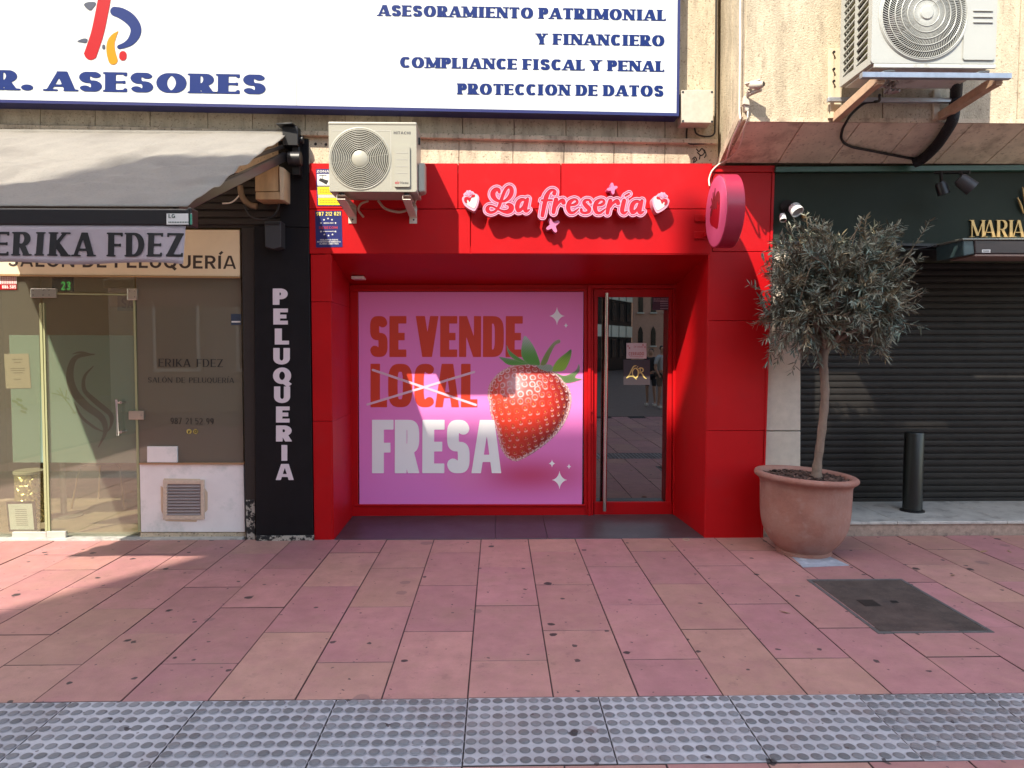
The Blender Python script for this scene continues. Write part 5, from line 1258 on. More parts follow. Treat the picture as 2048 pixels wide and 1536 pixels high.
for p in (1772, 1962): c = at(p, 138, Y2+.02); MB().tube(spline([(c.x-.045, c.y, zr+.018), (c.x-.02, c.y, zr+.042), (c.x+.03, c.y, zr+.05), (c.x+.055, c.y, zr+.05)], 5), .008, 8).build("mounting_clip", ACW2, ac2, smooth=50)
for pf, pb in (((1762,155), (1672,236)), ((1998,158), (1882,233))):
    ar = MB(); A, B = at(*pf, Y2), at(*pb, BY-.02); beam(ar, A, B, .055, .06)
    ar.obox((A.x, (Y2+BY)/2, zr-.035), (.022,0,0), (0,(BY-Y2)/2,0), (0,0,.012)); ar.build("bracket_arm", RUST, ac2, bevel=.003)
pl2 = MB().px([(1869,178),(1881,178),(1879,238),(1867,238)], BY-.022, .02); pl2.build("wall_plate", mat("cream_plate", (.62,.52,.38), .5, var=.1), ac2, bevel=.002)
pl2 = MB().px([(1657,97),(1682,97),(1682,236),(1657,236)], BY-.022, .02); pl2.px([(1661,97),(1668,97),(1668,236),(1661,236)], BY-.034, .012)
wp = pl2.build("wall_plate", mat("cream_plate", (.62,.52,.38), .5, var=.1), ac2, bevel=.002)
q = MB()
for y in (105, 139, 163): p = at(1667, y, BY-.035); q.cyl(p+Vector((0,-.012,0)), p, .010, 8)
q.build("bolt", BLKM, wp)
rg = MB(); rnd = random.Random(5)
for i in range(14):
    p = at(1760+rnd.uniform(0,32), 166+rnd.uniform(0,20), 4.95); d = Vector((rnd.uniform(-1,1), rnd.uniform(-1,1), rnd.uniform(-1,1))).normalized()*.03
    rg.obox(p, d, d.orthogonal().normalized()*.012, d.cross(d.orthogonal()).normalized()*.008)
rg.build("rag_bundle", mat("rag_cloth", (.26,.22,.20), .9, var=.5, vscale=60), label="crumpled scrap of cloth stuck under the large right air conditioner", cat="rag")
def sofY(px, py, dz):                      # depth at which a sight line meets the underside of the bay
    d = fw*F+rt*(px-1024)+up*(768-py); k = (zb-zf)/(WY-BY)
    t = (zf-dz-k*BY-HC)/(d.z-k*d.y); return d.y*t
cable([(1914,150,5.05),(1912,190,5.25),(1909,215,5.25),(1905,240,5.25),(1893,262,sofY(1893,262,.05)),(1872,292,sofY(1872,292,.05)),(1845,318,sofY(1845,318,.05)),(1828,326,sofY(1828,326,.05))], 5.3, [.038]*0 or .040, PIPE, "insulated_pipe", "thick black insulated pipe hanging from the large right air conditioner", "pipe", n=14)
cable([(1759,190,5.0),(1757,202,5.22),(1730,206,5.28),(1706,225,5.30),(1692,245,5.29)]+[(x, y, sofY(x, y, .018)) for x, y in ((1684,262),(1684,280),(1702,293),(1745,302),(1790,311),(1838,320))], 5.3, .010, CABK, "cable", "thin black cable looping from the large right air conditioner along the soffit")
# junction box, cameras, cables
jb_ = thing("junction_box", "dusty grey plastic junction box beside the white sign corner", "junction box", tuple(at(1395, 246, 5.67)))
MB().px([(1363,180),(1427,180.5),(1426.5,246),(1363.5,245)], 5.67, .018).build("lid", PLAST, jb_, bevel=.004)
MB().px([(1364.5,182),(1425,182),(1425,244),(1365,243.5)], 5.689, .168).build("box_body", PLAST, jb_, bevel=.004)
q = MB()
for p in ((1366,184),(1424,184),(1424,243),(1366,242)): c = at(*p, 5.668); q.cyl(c, c+Vector((0,.01,0)), .009, 10)
q.build("lid_screw", BLKM, jb_)
cable([(1374,257),(1373,270),(1375,284),(1383,288),(1405,287),(1428,285)], 5.85, .007, CABK, "cable", "black cable dropping from the left of the junction box to the corner")
cable([(1389,256),(1392,266),(1400,271),(1415,273),(1427,269),(1430,250),(1431,150),(1432,20),(1432,-60)], 5.82, .007, CABK, "cable", "black cable rising along the corner right of the junction box")
wc = thing("surveillance_camera", "small white camera on a bracket above the soffit edge", "camera", tuple(at(1500, 215, BY)))
WCM = mat("camera_white", (.56,.51,.43), .5, var=.1, vscale=30)
m_ = MB(); m_.px([(1488,192),(1498,192),(1500,210),(1487,208)], BY-.05, .045); m_.px([(1488,209),(1500,210),(1497,222),(1492,222)], BY-.035, .03); m_.build("base", WCM, wc, bevel=.004)
m_ = MB(); m_.tube([at(1497,190,BY-.05), at(1500,180,BY-.09)], [.02,.018], 12); m_.build("swivel", WCM, wc, smooth=50)
m_ = MB(); m_.tube([at(1497,171,BY-.10), at(1503,170,BY-.115), at(1520,170,BY-.15), at(1526,168,BY-.16)], [.010,.028,.028,.022], 14); m_.obox(at(1507,166,BY-.11), (.045,-.03,.004), (.02,.03,0), (0,0,.004)); m_.obox(at(1511,183,BY-.10), (.03,-.03,.006), (.012,.014,0), (0,0,.010)); m_.build("body", WCM, wc, smooth=40)
p = at(1526,168,BY-.162); MB().tube([p, p+Vector((.006,-.006,0))], .016, 12).build("lens", BLKM, wc)
cable([(1496,222,5.30),(1494,240,5.31),(1487,260,sofY(1487,260,.012)),(1483,282,sofY(1483,282,.012)),(1472,304,sofY(1472,304,.012)),(1455,318,sofY(1455,318,.012)),(1436,330,5.845),(1424,342,5.845),(1418,358,5.845),(1419,372,5.82)], 5.8, .006, CABW, "cable", "white cable running from the small camera down to the round projecting sign")
cable([(1481,-60),(1480,100),(1479,215),(1480,242,5.30),(1466,275,sofY(1466,275,.012)),(1452,318,sofY(1452,318,.012))], 5.31, .007, CABW, "cable", "white cable down the bay corner left of the small camera")

# ------------------------------------------------------------------ the green shop front
gsf = thing("green_shopfront", "dark green shop front with gold letters reading maria and brown shutter", "shopfront", (4, 6.2, 0))
MB().px([(1551,333),(2500,326),(2500,338),(1551,344)], WY-.035, .06).build("top_trim", GREENM, gsf, bevel=.004)
gfa = MB().px([(1551.5,344),(2500,338),(2500,500),(1530,486),(1541,420)], WY+.01, .05).build("fascia", GREENF, gsf)
MB().px([(1541,481),(2500,499),(2500,505),(1541,486)], WY+.002, .04).build("fascia_edge", BLKM, gsf)
MB().box(at(1541,500,5.93).x, 6.6, 5.935, 7.0, 2.42, 2.47).build("recess_ceiling", BLKM, gsf)
for t_, a_, b_ in (("M", 1942, 1969.5), ("A", 1968, 1991), ("R", 1994.5, 2015.5), ("I", 2017, 2028), ("A", 2026, 2049)):
    text(MB(), t_, TRAJ, (a_, 474), (b_, 474.2), 34, WY-.008, .014).build("gold_letter", GOLD, gfa)
od = MB()
for L in ([(2035,395,.006),(2042,412,.010),(2047,427,.004)], [(2045,374,.004),(2048,392,.008),(2052,425,.010)], [(2065,374,.004),(2060,400,.010),(2055,425,.008)], [(2075,395,.006),(2066,412,.010),(2060,427,.004)]):
    sp = spline([tuple(at(p[0], p[1], WY-.008))+(p[2],) for p in L], 6); od.tube([p[:3] for p in sp], [p[3] for p in sp], 8)
od.build("gold_ornament", GOLD, gfa, smooth=60)
SHY = 6.70
shx0, shx1 = at(1596, 700, SHY).x-.02, 6.5
zt, zb_ = 2.40, at(1700, 1006, SHY).z; pitch = .0625; v, f = [], []
prof = []
z = zt
while z > zb_: prof += [(z, .004), (z-.006, -.0095), (z-.028, -.013), (z-.050, -.0095), (z-.056, .004)]; z -= pitch
prof = [(max(zz, zb_), y) for zz, y in prof]
for zz, y in prof: v += [(shx0, SHY+y, zz), (shx1, SHY+y, zz)]
for i in range(len(prof)-1): f.append((2*i, 2*i+1, 2*i+3, 2*i+2))
MB().add(v, f).build("roller_shutter", SHUT, gsf, smooth=25)
MB().box(shx0, shx1, SHY-.02, SHY+.02, zb_-.002, zb_+.05).build("shutter_foot", SHUT, gsf, bevel=.004)
MB().box(shx0-.06, shx0+.012, SHY-.03, SHY+.03, zb_-.02, 2.42).build("shutter_guide", BLKM, gsf)
stz = .122
stp = MB(); xs = at(1600, 1055, 5.92).x-.12
for i in range(7): stp.box(xs+i*.95+.0015, xs+(i+1)*.95-.0015, 5.905, SHY+.1, stz-.026, stz)
stp.build("marble_step", MARB, gsf, bevel=.004)
MB().box(xs, 6.6, 5.92, 6.2, -.02, stz-.028).build("step_riser", mat("step_riser_stone", (.36,.27,.22), .9, var=.3, vscale=30, dirt=(.2,.15,.13), dscale=16), gsf)
ca = thing("awning_cassette", "closed dark awning cassette below the gold letters", "awning", tuple(at(2000, 510, 5.5)))
CY = 5.45
MB().px([(1948,479),(2500,483),(2500,510),(1950,508)], CY, .36).build("cassette_body", mat("cassette_plum", (.035,.022,.022), .35), ca, bevel=.01)
MB().px([(1925,476),(2500,474),(2500,479),(1926,480)], CY-.01, .4).build("cassette_top", mat("cassette_top", (.24,.24,.20), .4, metal=.3), ca, bevel=.004)
MB().px([(1926,480),(1949,480),(1950,508),(1927,512)], CY+.01, .34).build("end_cap", TEAL, ca, bevel=.008)
MB().px([(1950,508.5),(2500,510.5),(2500,514),(1950,512)], CY-.004, .3).build("front_lip", mat("lip_brown", (.24,.16,.13), .5), ca)
lbm = MB().rect(1964,499,1981,505, CY-.002, .001).build("maker_tag", PAPER, ca); text(MB(), "IIIIIIII", SMALL, (1966.5,503), (1978.5,503), 2, CY-.0035, .001).build("tag_print", INK, lbm)
cable([(1790,502),(1850,495),(1926,483)], 5.75, .006, CABK, "cable", "thin wire stretched from the tree top to the dark awning cassette")
tl = thing("twin_white_spotlight", "pair of white spotlight heads left of the gold button on the green fascia", "lamp", tuple(at(1585, 425, WY)))
WSP = mat("lamp_white", (.74,.76,.74), .35)
def lamp_head(par, p, d, r, L, m, inner=LENSG):
    d = Vector(d).normalized(); u_ = d.orthogonal().normalized(); v_ = d.cross(u_)
    h = MB().lathe([(0,-L*.5),(r*.75,-L*.5),(r*.92,-L*.3),(r,L*.5),(r*.88,L*.5),(r*.86,L*.35)], p, 32, u=u_, v=v_, wv=d).build("lamp_head", m, par, smooth=40)
    MB().lathe([(0,L*.36),(r*.86,L*.36)], p, 32, u=u_, v=v_, wv=d).build("lens", inner, h)
lamp_head(tl, at(1591, 418.5, WY-.10), (.30,-.55,-.75), .052, .075, WSP); lamp_head(tl, at(1565.5, 435, WY-.075), (-.05,-.45,-.8), .027, .06, WSP, BLKM)
q = MB(); q.tube([at(1588,412,WY-.08), at(1580,410,WY-.05), at(1577,410,WY)], .014, 10); q.tube([at(1566,428,WY-.06), at(1569,420,WY-.04), at(1573,415,WY)], .010, 10); q.cyl(at(1574,412,WY-.03), at(1574,412,WY+.01), .05, 24); q.build("lamp_arm", BLKM, tl, smooth=40)
gb = thing("gold_button", "small round gold button right of the white spotlight heads", "button", tuple(at(1608, 432.5, WY)))
MB().lathe([(0,-.012),(.014,-.012),(.019,-.008),(.020,.01)], at(1608,432.5,WY), 28, u=(1,0,0), v=(0,0,1), wv=(0,1,0)).build("cap", GOLD, gb, smooth=40); MB().lathe([(0,-.014),(.008,-.014),(.009,-.0118)], at(1608,432.5,WY), 20, u=(1,0,0), v=(0,0,1), wv=(0,1,0)).build("center_dot", mat("button_amber", (.45,.2,.04), .4), gb)
sp2 = thing("dark_spotlight", "pair of dark grey tilted spotlights under the green trim left of the cassette", "lamp", tuple(at(1920, 360, 5.6)))
DKG = mat("lamp_charcoal", (.045,.043,.046), .5)
lamp_head(sp2, at(1931, 367, 5.55), (.55,-.15,-.50), .058, .13, DKG, BLKM); lamp_head(sp2, at(1884, 377, 5.62), (.3,-.05,-.9), .045, .10, BLKM, BLKM)
q = MB(); q.cyl(at(1921,345,5.62), at(1927,362,5.56), .012, 10); q.cyl(at(1882,345,5.7), at(1883,366,5.63), .012, 10); q.cyl(at(1870,345,5.8), at(1940,344,5.6), .014, 10); q.build("lamp_arm", BLKM, sp2, smooth=40)

# ------------------------------------------------------------------ bollard, manhole, pot, tree
bc = at(1824, 1029, 6.29); bc.z = stz
bo = thing("bollard", "black round steel bollard standing on the grey marble step", "bollard", tuple(bc))
MB().lathe([(0,0),(.102,0),(.102,.010),(.092,.016),(.085,.016)], bc, 40).build("base_flange", BLKM, bo, smooth=30)
MB().lathe([(.081,.0165),(.081,.705),(.076,.716),(.066,.718),(0,.718)], bc, 40).build("post", mat("bollard_black", (.012,.014,.013), .33, var=.2), bo, smooth=30)
mh = thing("manhole_cover", "rusty rectangular ribbed metal cover in the paving by the pot", "manhole cover", tuple(gr(1790, 1210)))
c4 = [gr(1617,1160), gr(1803,1158), gr(1988,1265), gr(1752,1268)]
mx0 = (c4[0].x+c4[3].x)/2; mx1 = (c4[1].x+c4[2].x)/2; my0 = (c4[2].y+c4[3].y)/2; my1 = (c4[0].y+c4[1].y)/2
MF = mat("manhole_frame", (.10,.095,.095), .6, var=.3, vscale=20)
q = MB()
for b4 in ((mx0,mx1,my0,my0+.022),(mx0,mx1,my1-.022,my1),(mx0,mx0+.022,my0+.022,my1-.022),(mx1-.022,mx1,my0+.022,my1-.022)): q.box(*b4, -.02, .005)
q.build("frame", MF, mh, bevel=.003)
MC = mat("rusty_plate", (.10,.072,.062), .7, var=.4, vscale=7, dirt=(.055,.044,.042), dscale=5, pits=((60, .58, .7, (.14, .10, .09), .5),))
q = MB(); q.box(mx0+.026, mx1-.026, my0+.026, my1-.026, -.02, .001); k = my0+.032
while k < my1-.036: q.box(mx0+.03, mx1-.03, k, k+.008, .001, .006); k += .018
cv = q.build("cover_plate", MC, mh)
q = MB(); q.box(mx0+.14, mx0+.24, (my0+my1)/2-.06, (my0+my1)/2+.05, .0055, .0085); q.build("lifting_plate", mat("dark_iron", (.028,.022,.02), .5), cv)
q = MB(); q.box(mx0+.34, mx0+.38, (my0+my1)/2-.005, (my0+my1)/2+.03, .0055, .0078); q.build("lifting_slot", mat("slot_black", (.012,.01,.01), .6), cv)
PC = Vector((2.405, 5.455, 0)); PR = .395; PH = .625
ps = thing("stone_slab_patch", "pale bluish worn stone tile under the terracotta pot", "paving tile", (PC.x+.07, 5.25, 0))
a = [gr(1575,1105), gr(1640,1105), gr(1698,1131), gr(1606,1135)]
MB().prism([p+Vector((0,0,.0035)) for p in a], (0,0,-.004)).build("tile", mat("bluish_stone", (.34,.37,.43), .5, var=.25, vscale=14, dirt=(.55,.58,.62), dscale=9), ps)
pot = thing("terracotta_pot", "large worn terracotta planter holding the olive tree", "plant pot", tuple(PC))
prof = [(0,0),(.205,0),(.212,.006),(.213,.02),(.205,.028),(.225,.045),(.265,.085),(.305,.145),(.332,.22),(.344,.31),(.348,.42),(.350,.50),(.352,.535),(.362,.558),(.380,.572),(.395,.584),(.400,.600),(.394,.615),(.378,.622),(.352,.618),(.336,.604),(.328,.575),(.324,.52),(.324,.48)]
pt_ = [(r*.955, h) for r, h in spline(prof, 3)]; pb = MB().lathe(pt_, PC, 96)
rr = random.Random(2)
pb.v = [(x+.003*math.sin(7*z+3*math.atan2(y-PC.y, x-PC.x)), y+.003*math.cos(5*z+2*math.atan2(y-PC.y, x-PC.x)), z-.05*(x-PC.x)*max(0, z-.1)/.5-.006*(x-PC.x)) for x, y, z in pb.v]
pb.build("pot_body", TERRA, pot, smooth=60)
mu = MB(); mu.lathe([(0,.576),(.2,.574),(.306,.566)], PC, 40); mc = [(.022,.014,.011)]*len(mu.v)
for i in range(900):
    r = .300*math.sqrt(rr.random()); t = rr.uniform(0, 6.283); p = PC+Vector((r*math.cos(t), r*math.sin(t), .576+rr.uniform(0,.022)-.05*math.cos(t)*r))
    d = Vector((rr.uniform(-1,1), rr.uniform(-1,1), rr.uniform(-.35,.35))).normalized(); e = d.cross(Vector((rr.uniform(-.3,.3), rr.uniform(-.3,.3), 1))).normalized()
    L = rr.uniform(.010,.024); n0 = len(mu.v); mu.obox(p, d*L, e*L*rr.uniform(.4,.7), d.cross(e)*.003)
    cc = np.array((.105,.058,.044))*rr.uniform(.25,1.25); mc += [tuple(cc)]*(len(mu.v)-n0)
mu.build("bark_mulch", BARKM, pot, colors=mc)
tr_ = thing("olive_tree", "small olive tree with narrow grey green leaves in the terracotta pot", "tree", (PC.x+.05, PC.y, .54))
trunk_px = [(1633,956,5.45),(1634,935,5.45),(1640,890,5.45),(1646,840,5.45),(1650,790,5.45),(1648,745,5.46),(1647,715,5.46),(1652,690,5.47),(1660,655,5.47)]
sp = spline([tuple(at(*p)) for p in trunk_px], 6); n_ = len(sp)
rad = [.043-.012*min(1, i/9)+.004*math.sin(i*1.3)*.5+(.010*max(0, (i-34)/10)) for i in range(n_)]; rad = [r*(1 if i < 40 else .72) for i, r in enumerate(rad)]
tm = MB().tube(sp, rad, 16)
CC = Vector((2.60, 5.42, 2.005)); RX, RY, RZ = .67, .43, .585
rng = random.Random(11)
top = Vector(sp[40]); limbs = []
def bend(a, b, k=.06, n=6):
    a, b = Vector(a), Vector(b); m = (a+b)/2+Vector((rng.uniform(-k,k), rng.uniform(-k,k), rng.uniform(0,k)))
    return [Vector(p) for p in spline([tuple(a), tuple(m), tuple(b)], n)]
for tx, ty, tz in ((-.75,-.2,.05),(-.55,.4,.5),(-.3,-.6,.7),(.0,.3,.85),(.35,-.5,.75),(.6,.35,.5),(.85,-.1,.2),(.7,-.5,-.35),(-.6,-.5,-.4),(.2,-.8,.1),(-.1,.6,-.1),(.35,.6,-.3),(-.85,.25,-.3)):
    L = bend(Vector(sp[38])+Vector((0,0,rng.uniform(-.02,.1))), CC+Vector((tx*RX*.72, ty*RY*.72, tz*RZ*.72)), .08, 8); limbs.append(L)
    tm.tube(L, [.022-.017*i/(len(L)-1) for i in range(len(L))], 8)
tm.build("trunk", TRUNK, tr_, smooth=70)
def lumpy(d): return 1+.20*math.sin(5*d.x+1.3)*math.cos(4*d.z)+.10*math.sin(9*d.y+6*d.z)+.08*math.cos(11*d.x-3*d.z)
tw, lv_, lcol = MB(), MB(), []
def leaf(p, d, L, wd, c):
    side = d.cross(Vector((rng.gauss(0,.6), rng.gauss(0,.6), 1))).normalized(); nn = side.cross(d); droop = Vector((0,0,-.12*L))
    k = len(lv_.v); pts = [p, p+d*L*.3+side*wd, p+d*L*.3-side*wd, p+d*L*.3+nn*wd*.35, p+d*L*.7+side*wd*.8+droop*.6, p+d*L*.7-side*wd*.8+droop*.6, p+d*L*.7+nn*wd*.3+droop*.6, p+d*L+droop]
    lv_.v += [tuple(q) for q in pts]
    for q in ((0,1,3),(0,3,2),(1,4,6,3),(3,6,5,2),(4,7,6),(6,7,5)): lv_.f.append(tuple(i+k for i in q))
    lcol.extend([c]*8)
ntw = 0
while ntw < 680:
    d = Vector((rng.gauss(0,1), rng.gauss(0,1), rng.gauss(0,1))).normalized()
    if d.z < -.86 and rng.random() < .4: continue
    hole = math.sin(3.1*d.x*2+d.z*5+.5)+math.sin(4.7*d.z+2.2*d.y*2+1.1)
    if hole > 1.3 and rng.random() < .8: continue
    rel = rng.uniform(.22, 1.0)**.55*lumpy(d); tip = CC+Vector((d.x*RX, d.y*RY, d.z*RZ))*rel
    if tip.y > 5.80: continue
    L = min(limbs, key=lambda l: (l[-1]-tip).length); st = L[rng.randint(len(L)//2, len(L)-1)]
    if (tip-st).length < .08: continue
    if (tip-st).length > .38: st = tip+(st-tip).normalized()*.38
    path = bend(st, tip+Vector((0,0,.03)), .03, 5); tw.tube(path, [.0045-.003*i/(len(path)-1) for i in range(len(path))], 5, False); ntw += 1
    m = len(path)-1; cl = rng.random(); base = np.array((.165,.17,.125)) if cl < .6 else (np.array((.115,.155,.125)) if cl < .85 else np.array((.21,.175,.105)))
    nl = rng.randint(22, 34)
    for i in range(nl):
        t = .25+.78*i/nl; q = min(m-1, int(t*m)); p = path[q].lerp(path[q+1], min(1, t*m-q)); ax = (path[q+1]-path[q]).normalized()
        o = ax.orthogonal().normalized(); o.rotate(Matrix.Rotation(rng.uniform(0, 6.283), 3, ax)); dd = (ax*rng.uniform(.35, 1.0)+o*rng.uniform(.5, 1.0)).normalized()
        cc = base*rng.uniform(.6, 1.35)
        if rng.random() < .25: cc = cc*.6+np.array((.22,.23,.19))*.5
        leaf(p, dd, rng.uniform(.045, .082), rng.uniform(.0042, .0070), tuple(cc*1.12))
for a, b in (((1790,600,5.42),(1842,535,5.40)), ((1780,640,5.42),(1846,575,5.41)), ((1800,610,5.42),(1852,580,5.43)), ((1700,560,5.3),(1722,435,5.35)), ((1655,700,5.45),(1720,690,5.35)), ((1720,690,5.35),(1780,700,5.3)), ((1700,480,5.3),(1728,432,5.3)), ((1760,560,5.35),(1835,520,5.35)), ((1600,600,5.25),(1640,500,5.2)), ((1715,620,5.2),(1722,480,5.18))):
    path = bend(at(*a), at(*b), .03, 6); tw.tube(path, [.006-.004*i/(len(path)-1) for i in range(len(path))], 6, False)
    for i in range(14):
        q = rng.randint(len(path)//2, len(path)-2); ax = (path[q+1]-path[q]).normalized(); o = ax.orthogonal().normalized(); o.rotate(Matrix.Rotation(rng.uniform(0,6.283), 3, ax))
        leaf(path[q], (ax+o*.7).normalized(), rng.uniform(.04,.065), .005, tuple(np.array((.12,.125,.095))*rng.uniform(.7,1.3)))
cr = lv_.build("crown", LEAF, tr_, colors=lcol); tw.build("twigs", TWIG, cr, smooth=70)
MB().ring(gr(1372,1079,.003), (1,0,0), (0,1,0), .028, .0025, 28).build("rubber_band", mat("band_tan", (.42,.34,.24), .7), label="small tan rubber band lying at the right end of the dark sill", cat="rubber band")

DL = mat("dry_leaf", (.30,.19,.10), .8)
for k, (x, y, lb_) in enumerate(((1967,1103,"dry curled leaf on the paving at the right below the marble step"), (2019,1103,"dark dry leaf on the paving at the far right edge"), (1570,1224,"tiny pale scrap of leaf on the paving left of the manhole cover"), (1905,1150,"small brown leaf on the paving behind the manhole cover"))):
    c = gr(x, y, .004); t = k*1.3; u_ = Vector((math.cos(t), math.sin(t), .1)); v_ = Vector((-math.sin(t), math.cos(t), .25))
    MB().prism([c-u_*.03, c-u_*.008+v_*.011, c+u_*.015+v_*.009, c+u_*.034, c+u_*.012-v_*.008, c-u_*.012-v_*.009], (0,0,.0015)).build("fallen_leaf", DL, label=lb_, cat="leaf", group="dry leaves on the paving")
# ------------------------------------------------------------------ the other side of the street (seen in the glass, shades the pavement)
OW = mat("render_beige", (.34,.29,.23), .85, var=.1); OG = mat("window_dark", (.02,.022,.025), .15); OB = mat("spandrel_white", (.85,.85,.74), .7); OP = mat("pink_brick", (.72,.42,.31), .85, var=.12); OR = mat("roof_tile", (.3,.15,.1), .8)
def shx(xp): return xp-11.87*.644
ob = thing("apartment_block", "tall beige apartment block across the street", "building", (-5, -12, 0))
bx0, bx1, by0, by1, bh = shx(-2.02), 1.0, -20, -6.0, (5.87+6.0)*1.3333+1.92
wl_ = MB().box(bx0, bx1, by0, by1, -.02, bh).build("wall", OW, ob)
for fl_ in range(5):
    for k in range(5):
        x = bx0+1.1+k*2.05; z = 1.0+fl_*3.2
        wn = MB().box(x, x+1.15, by1-.02, by1+.05, z, z+1.7).build("window", OB, ob); MB().box(x+.08, x+1.07, by1+.051, by1+.056, z+.08, z+1.62).build("pane", OG, wn)
MB().box(bx0-.0, bx1, by1-.02, by1+.28, 3.6, 3.8).build("string_course", OB, ob)
cx = shx(1.27); MB().box(cx-.11, cx+.11, by1-.9, by1-.5, bh-.1, bh+1.55).build("chimney", OW, ob)
cx = shx(.55); MB().box(cx-.13, cx+.13, by1-.6, by1-.3, bh, bh+.42).build("chimney", OW, ob)
def rotbox(mb, c, ang, x0, x1, y0, y1, z0, z1):
    ca, sa = math.cos(ang), math.sin(ang); ux, uy = Vector((ca, sa, 0)), Vector((-sa, ca, 0)); c = Vector(c)
    return mb.obox(c+ux*(x0+x1)/2+uy*(y0+y1)/2+Vector((0,0,(z0+z1)/2)), ux*(x1-x0)/2, uy*(y1-y0)/2, Vector((0,0,(z1-z0)/2)))
ob2 = thing("apartment_block", "lower beige block added further left to darken the salon glass reflection", "building", (-22, -12, 0))  # added block, keeps bright open sky out of the salon glass reflection
MB().box(-34, -13.2, -20, -5.5, -.02, 15.5).build("wall", OW, ob2)
for fl_ in range(4):
    for k in range(4):
        x = -17.5-k*3.2; z = 1.0+fl_*3.3; wn = MB().box(x, x+1.3, -5.52, -5.45, z, z+1.8).build("window", OB, ob2); MB().box(x+.08, x+1.22, -5.449, -5.444, z+.08, z+1.72).build("pane", OG, wn)
mbk = thing("office_building", "white banded office building with dark ribbon windows across the plaza", "building", (6, -40, 0))
ang = R(-60); c = (10.1, -40, 0)
rotbox(MB(), c, ang, -30, 0, -12, -.02, 0, 13.5).build("wall", BLKM, mbk)
for fl_ in range(4):
    z = 1.0+fl_*2.6
    for k in range(20):
        m_ = MB(); rotbox(m_, c, ang, -30+k*1.5+.12, -30+(k+1)*1.5-.2, -.02, .1, z+1.35, z+2.15); m_.build("spandrel", OB, mbk)
        m_ = MB(); rotbox(m_, c, ang, -30+k*1.5+.3, -30+(k+1)*1.5-.4, -.02, .03, z-.1, z+1.2); m_.build("window", OG, mbk)
pbk = thing("arched_building", "pink brick building with pointed arched windows across the plaza", "building", (14, -40, 0))
ang = R(8); c = (10.15, -40.2, 0)
rotbox(MB(), c, ang, 0, 24, -12, 0, 0, 13).build("wall", OP, pbk)
ux = Vector((math.cos(ang), math.sin(ang), 0)); uy = Vector((-math.sin(ang), math.cos(ang), 0))
for fl_ in range(4):
    for k in range(14):
        o = Vector(c)+ux*(.45+k*.95)+Vector((0,0,1.75+fl_*2.5)); P = [(0,0),(.36,0),(.36,1.0),(.30,1.25),(.18,1.45),(.06,1.25),(0,1.0)]
        MB().prism([o+ux*a+Vector((0,0,b))+uy*.04 for a, b in P], uy*-.2).build("window", OG, pbk)
        m_ = MB(); m_.obox(o+ux*.18+uy*.1+Vector((0,0,-.06)), ux*.26, uy*.12, Vector((0,0,.05))); m_.build("sill", OB, pbk)
# two people seen only in the door glass
SK = mat("skin", (.42,.24,.17), .5); HAIR = mat("dark_hair", (.02,.014,.01), .6); DK = mat("dark_cloth", (.02,.02,.026), .8); GRS = mat("grey_shirt", (.42,.46,.50), .8); SHO = mat("white_shoe", (.7,.68,.64), .6); DSH = mat("khaki_cloth", (.14,.11,.09), .8)
def skin(name, verts, edges, radii, m, par):
    me = bpy.data.meshes.new(name); off = OFF[par.name]; me.from_pydata([Vector(p)-off for p in verts], edges, []); o = bpy.data.objects.new(name, me); COL.objects.link(o); o.parent = par
    md = o.modifiers.new("skin", 'SKIN'); md.use_smooth_shade = True
    for i, r in enumerate(radii): me.skin_vertices[0].data[i].radius = (r, r*.85) if not hasattr(r, '__len__') else r
    me.skin_vertices[0].data[0].use_root = True
    o.modifiers.new("sub", 'SUBSURF').levels = 1; o.modifiers["sub"].render_levels = 2; me.materials.append(m); return o
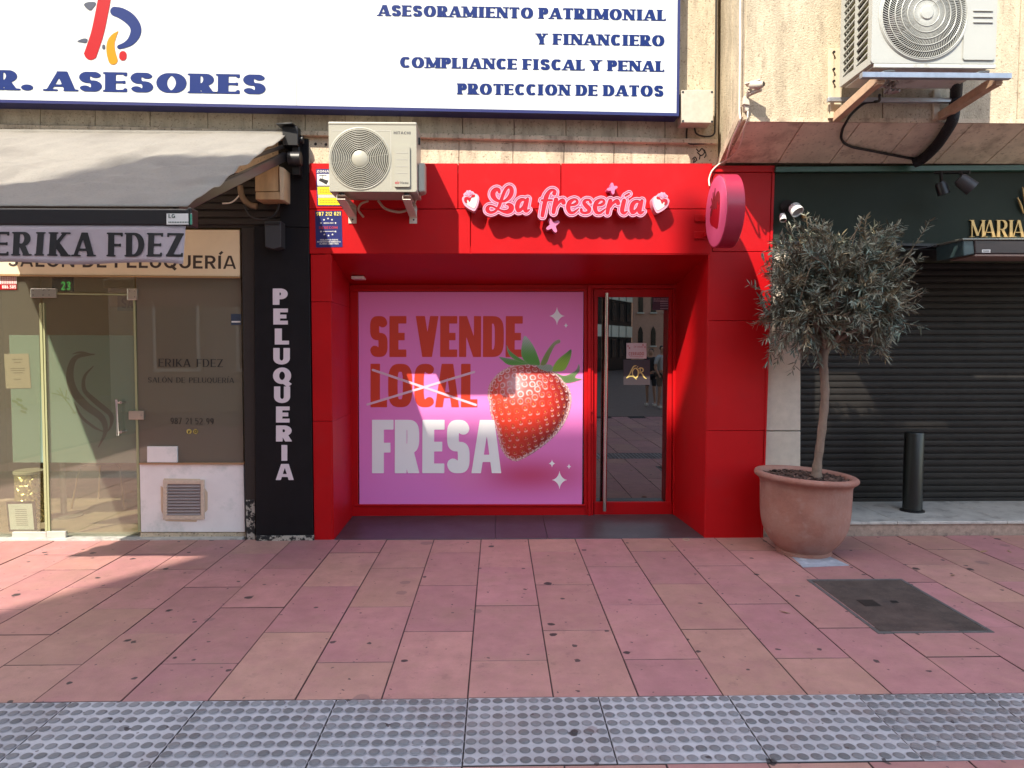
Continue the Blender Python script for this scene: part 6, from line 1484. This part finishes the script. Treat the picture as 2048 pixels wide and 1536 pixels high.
def person(px, py, depth, h, label, shirt, legs, cat="person", turn=0.):
    x = (px-995)/1420*depth; y = RB+.04-(depth-RB-.04); p = thing("person", label, cat, (x, y, 0)); s = h/1.75
    ca, sa = math.cos(turn), math.sin(turn)
    T = lambda q: (x+(q[0]*ca-q[1]*sa)*s, y+(q[0]*sa+q[1]*ca)*s, q[2]*s)
    V = [(0,0,.95),(0,0,1.12),(0,-.01,1.32),(0,0,1.44),(0,.01,1.52),(0,.02,1.60),(0,.03,1.72),
         (-.10,0,.90),(-.11,.03,.50),(-.11,-.02,.09),(-.12,.12,.04),(.10,0,.90),(.13,.06,.50),(.14,.0,.09),(.16,.14,.04),
         (-.19,0,1.40),(-.25,-.02,1.12),(-.22,.12,.92),(-.21,.17,.84),(.19,0,1.40),(.25,-.02,1.12),(.23,.10,.90),(.22,.15,.82)]
    E = [(0,1),(1,2),(2,3),(3,4),(4,5),(5,6),(0,7),(7,8),(8,9),(9,10),(0,11),(11,12),(12,13),(13,14),(3,15),(15,16),(16,17),(17,18),(3,19),(19,20),(20,21),(21,22)]
    Rr_ = [.13,.12,.14,.10,.055,.085,.075,.085,.058,.04,.035,.085,.058,.04,.035,.055,.042,.03,.028,.055,.042,.03,.028]
    b_ = skin("body", [T(q) for q in V], E, [r*s for r in Rr_], SK, p)
    skin("shirt", [T(q) for q in [V[0],V[1],V[2],V[3],V[15],(-.24,-.02,1.2),V[19],(.24,-.02,1.2)]], [(0,1),(1,2),(2,3),(3,4),(4,5),(3,6),(6,7)], [r*s for r in (.16,.145,.165,.115,.075,.062,.075,.062)], shirt, p)
    skin("trousers", [T(q) for q in [(0,0,.98),V[7],(-.11,.02,.56),V[11],(.13,.05,.56)]], [(0,1),(1,2),(0,3),(3,4)], [r*s for r in (.15,.11,.085,.11,.085)], legs, p)
    skin("hair", [T(q) for q in [(0,.0,1.74),(0,-.03,1.68),(0,-.05,1.60)]], [(0,1),(1,2)], [r*s for r in (.07,.08,.065)], HAIR, p)
    for q in ((-.115,.05,.035),(.145,.07,.035)): MB().obox(T(q), Vector((.045,0,0))*s, Vector((0,.12,0))*s, Vector((0,0,.035))*s).build("shoe", SHO, p, bevel=.02)
person(1303, 806, 19.5, 1.58, "person in dark clothes mirrored in the shop door glass", DK, DK, turn=.6)
person(1326, 810, 18.8, 1.66, "person in a pale grey shirt mirrored in the shop door glass", GRS, DSH, turn=-.5)
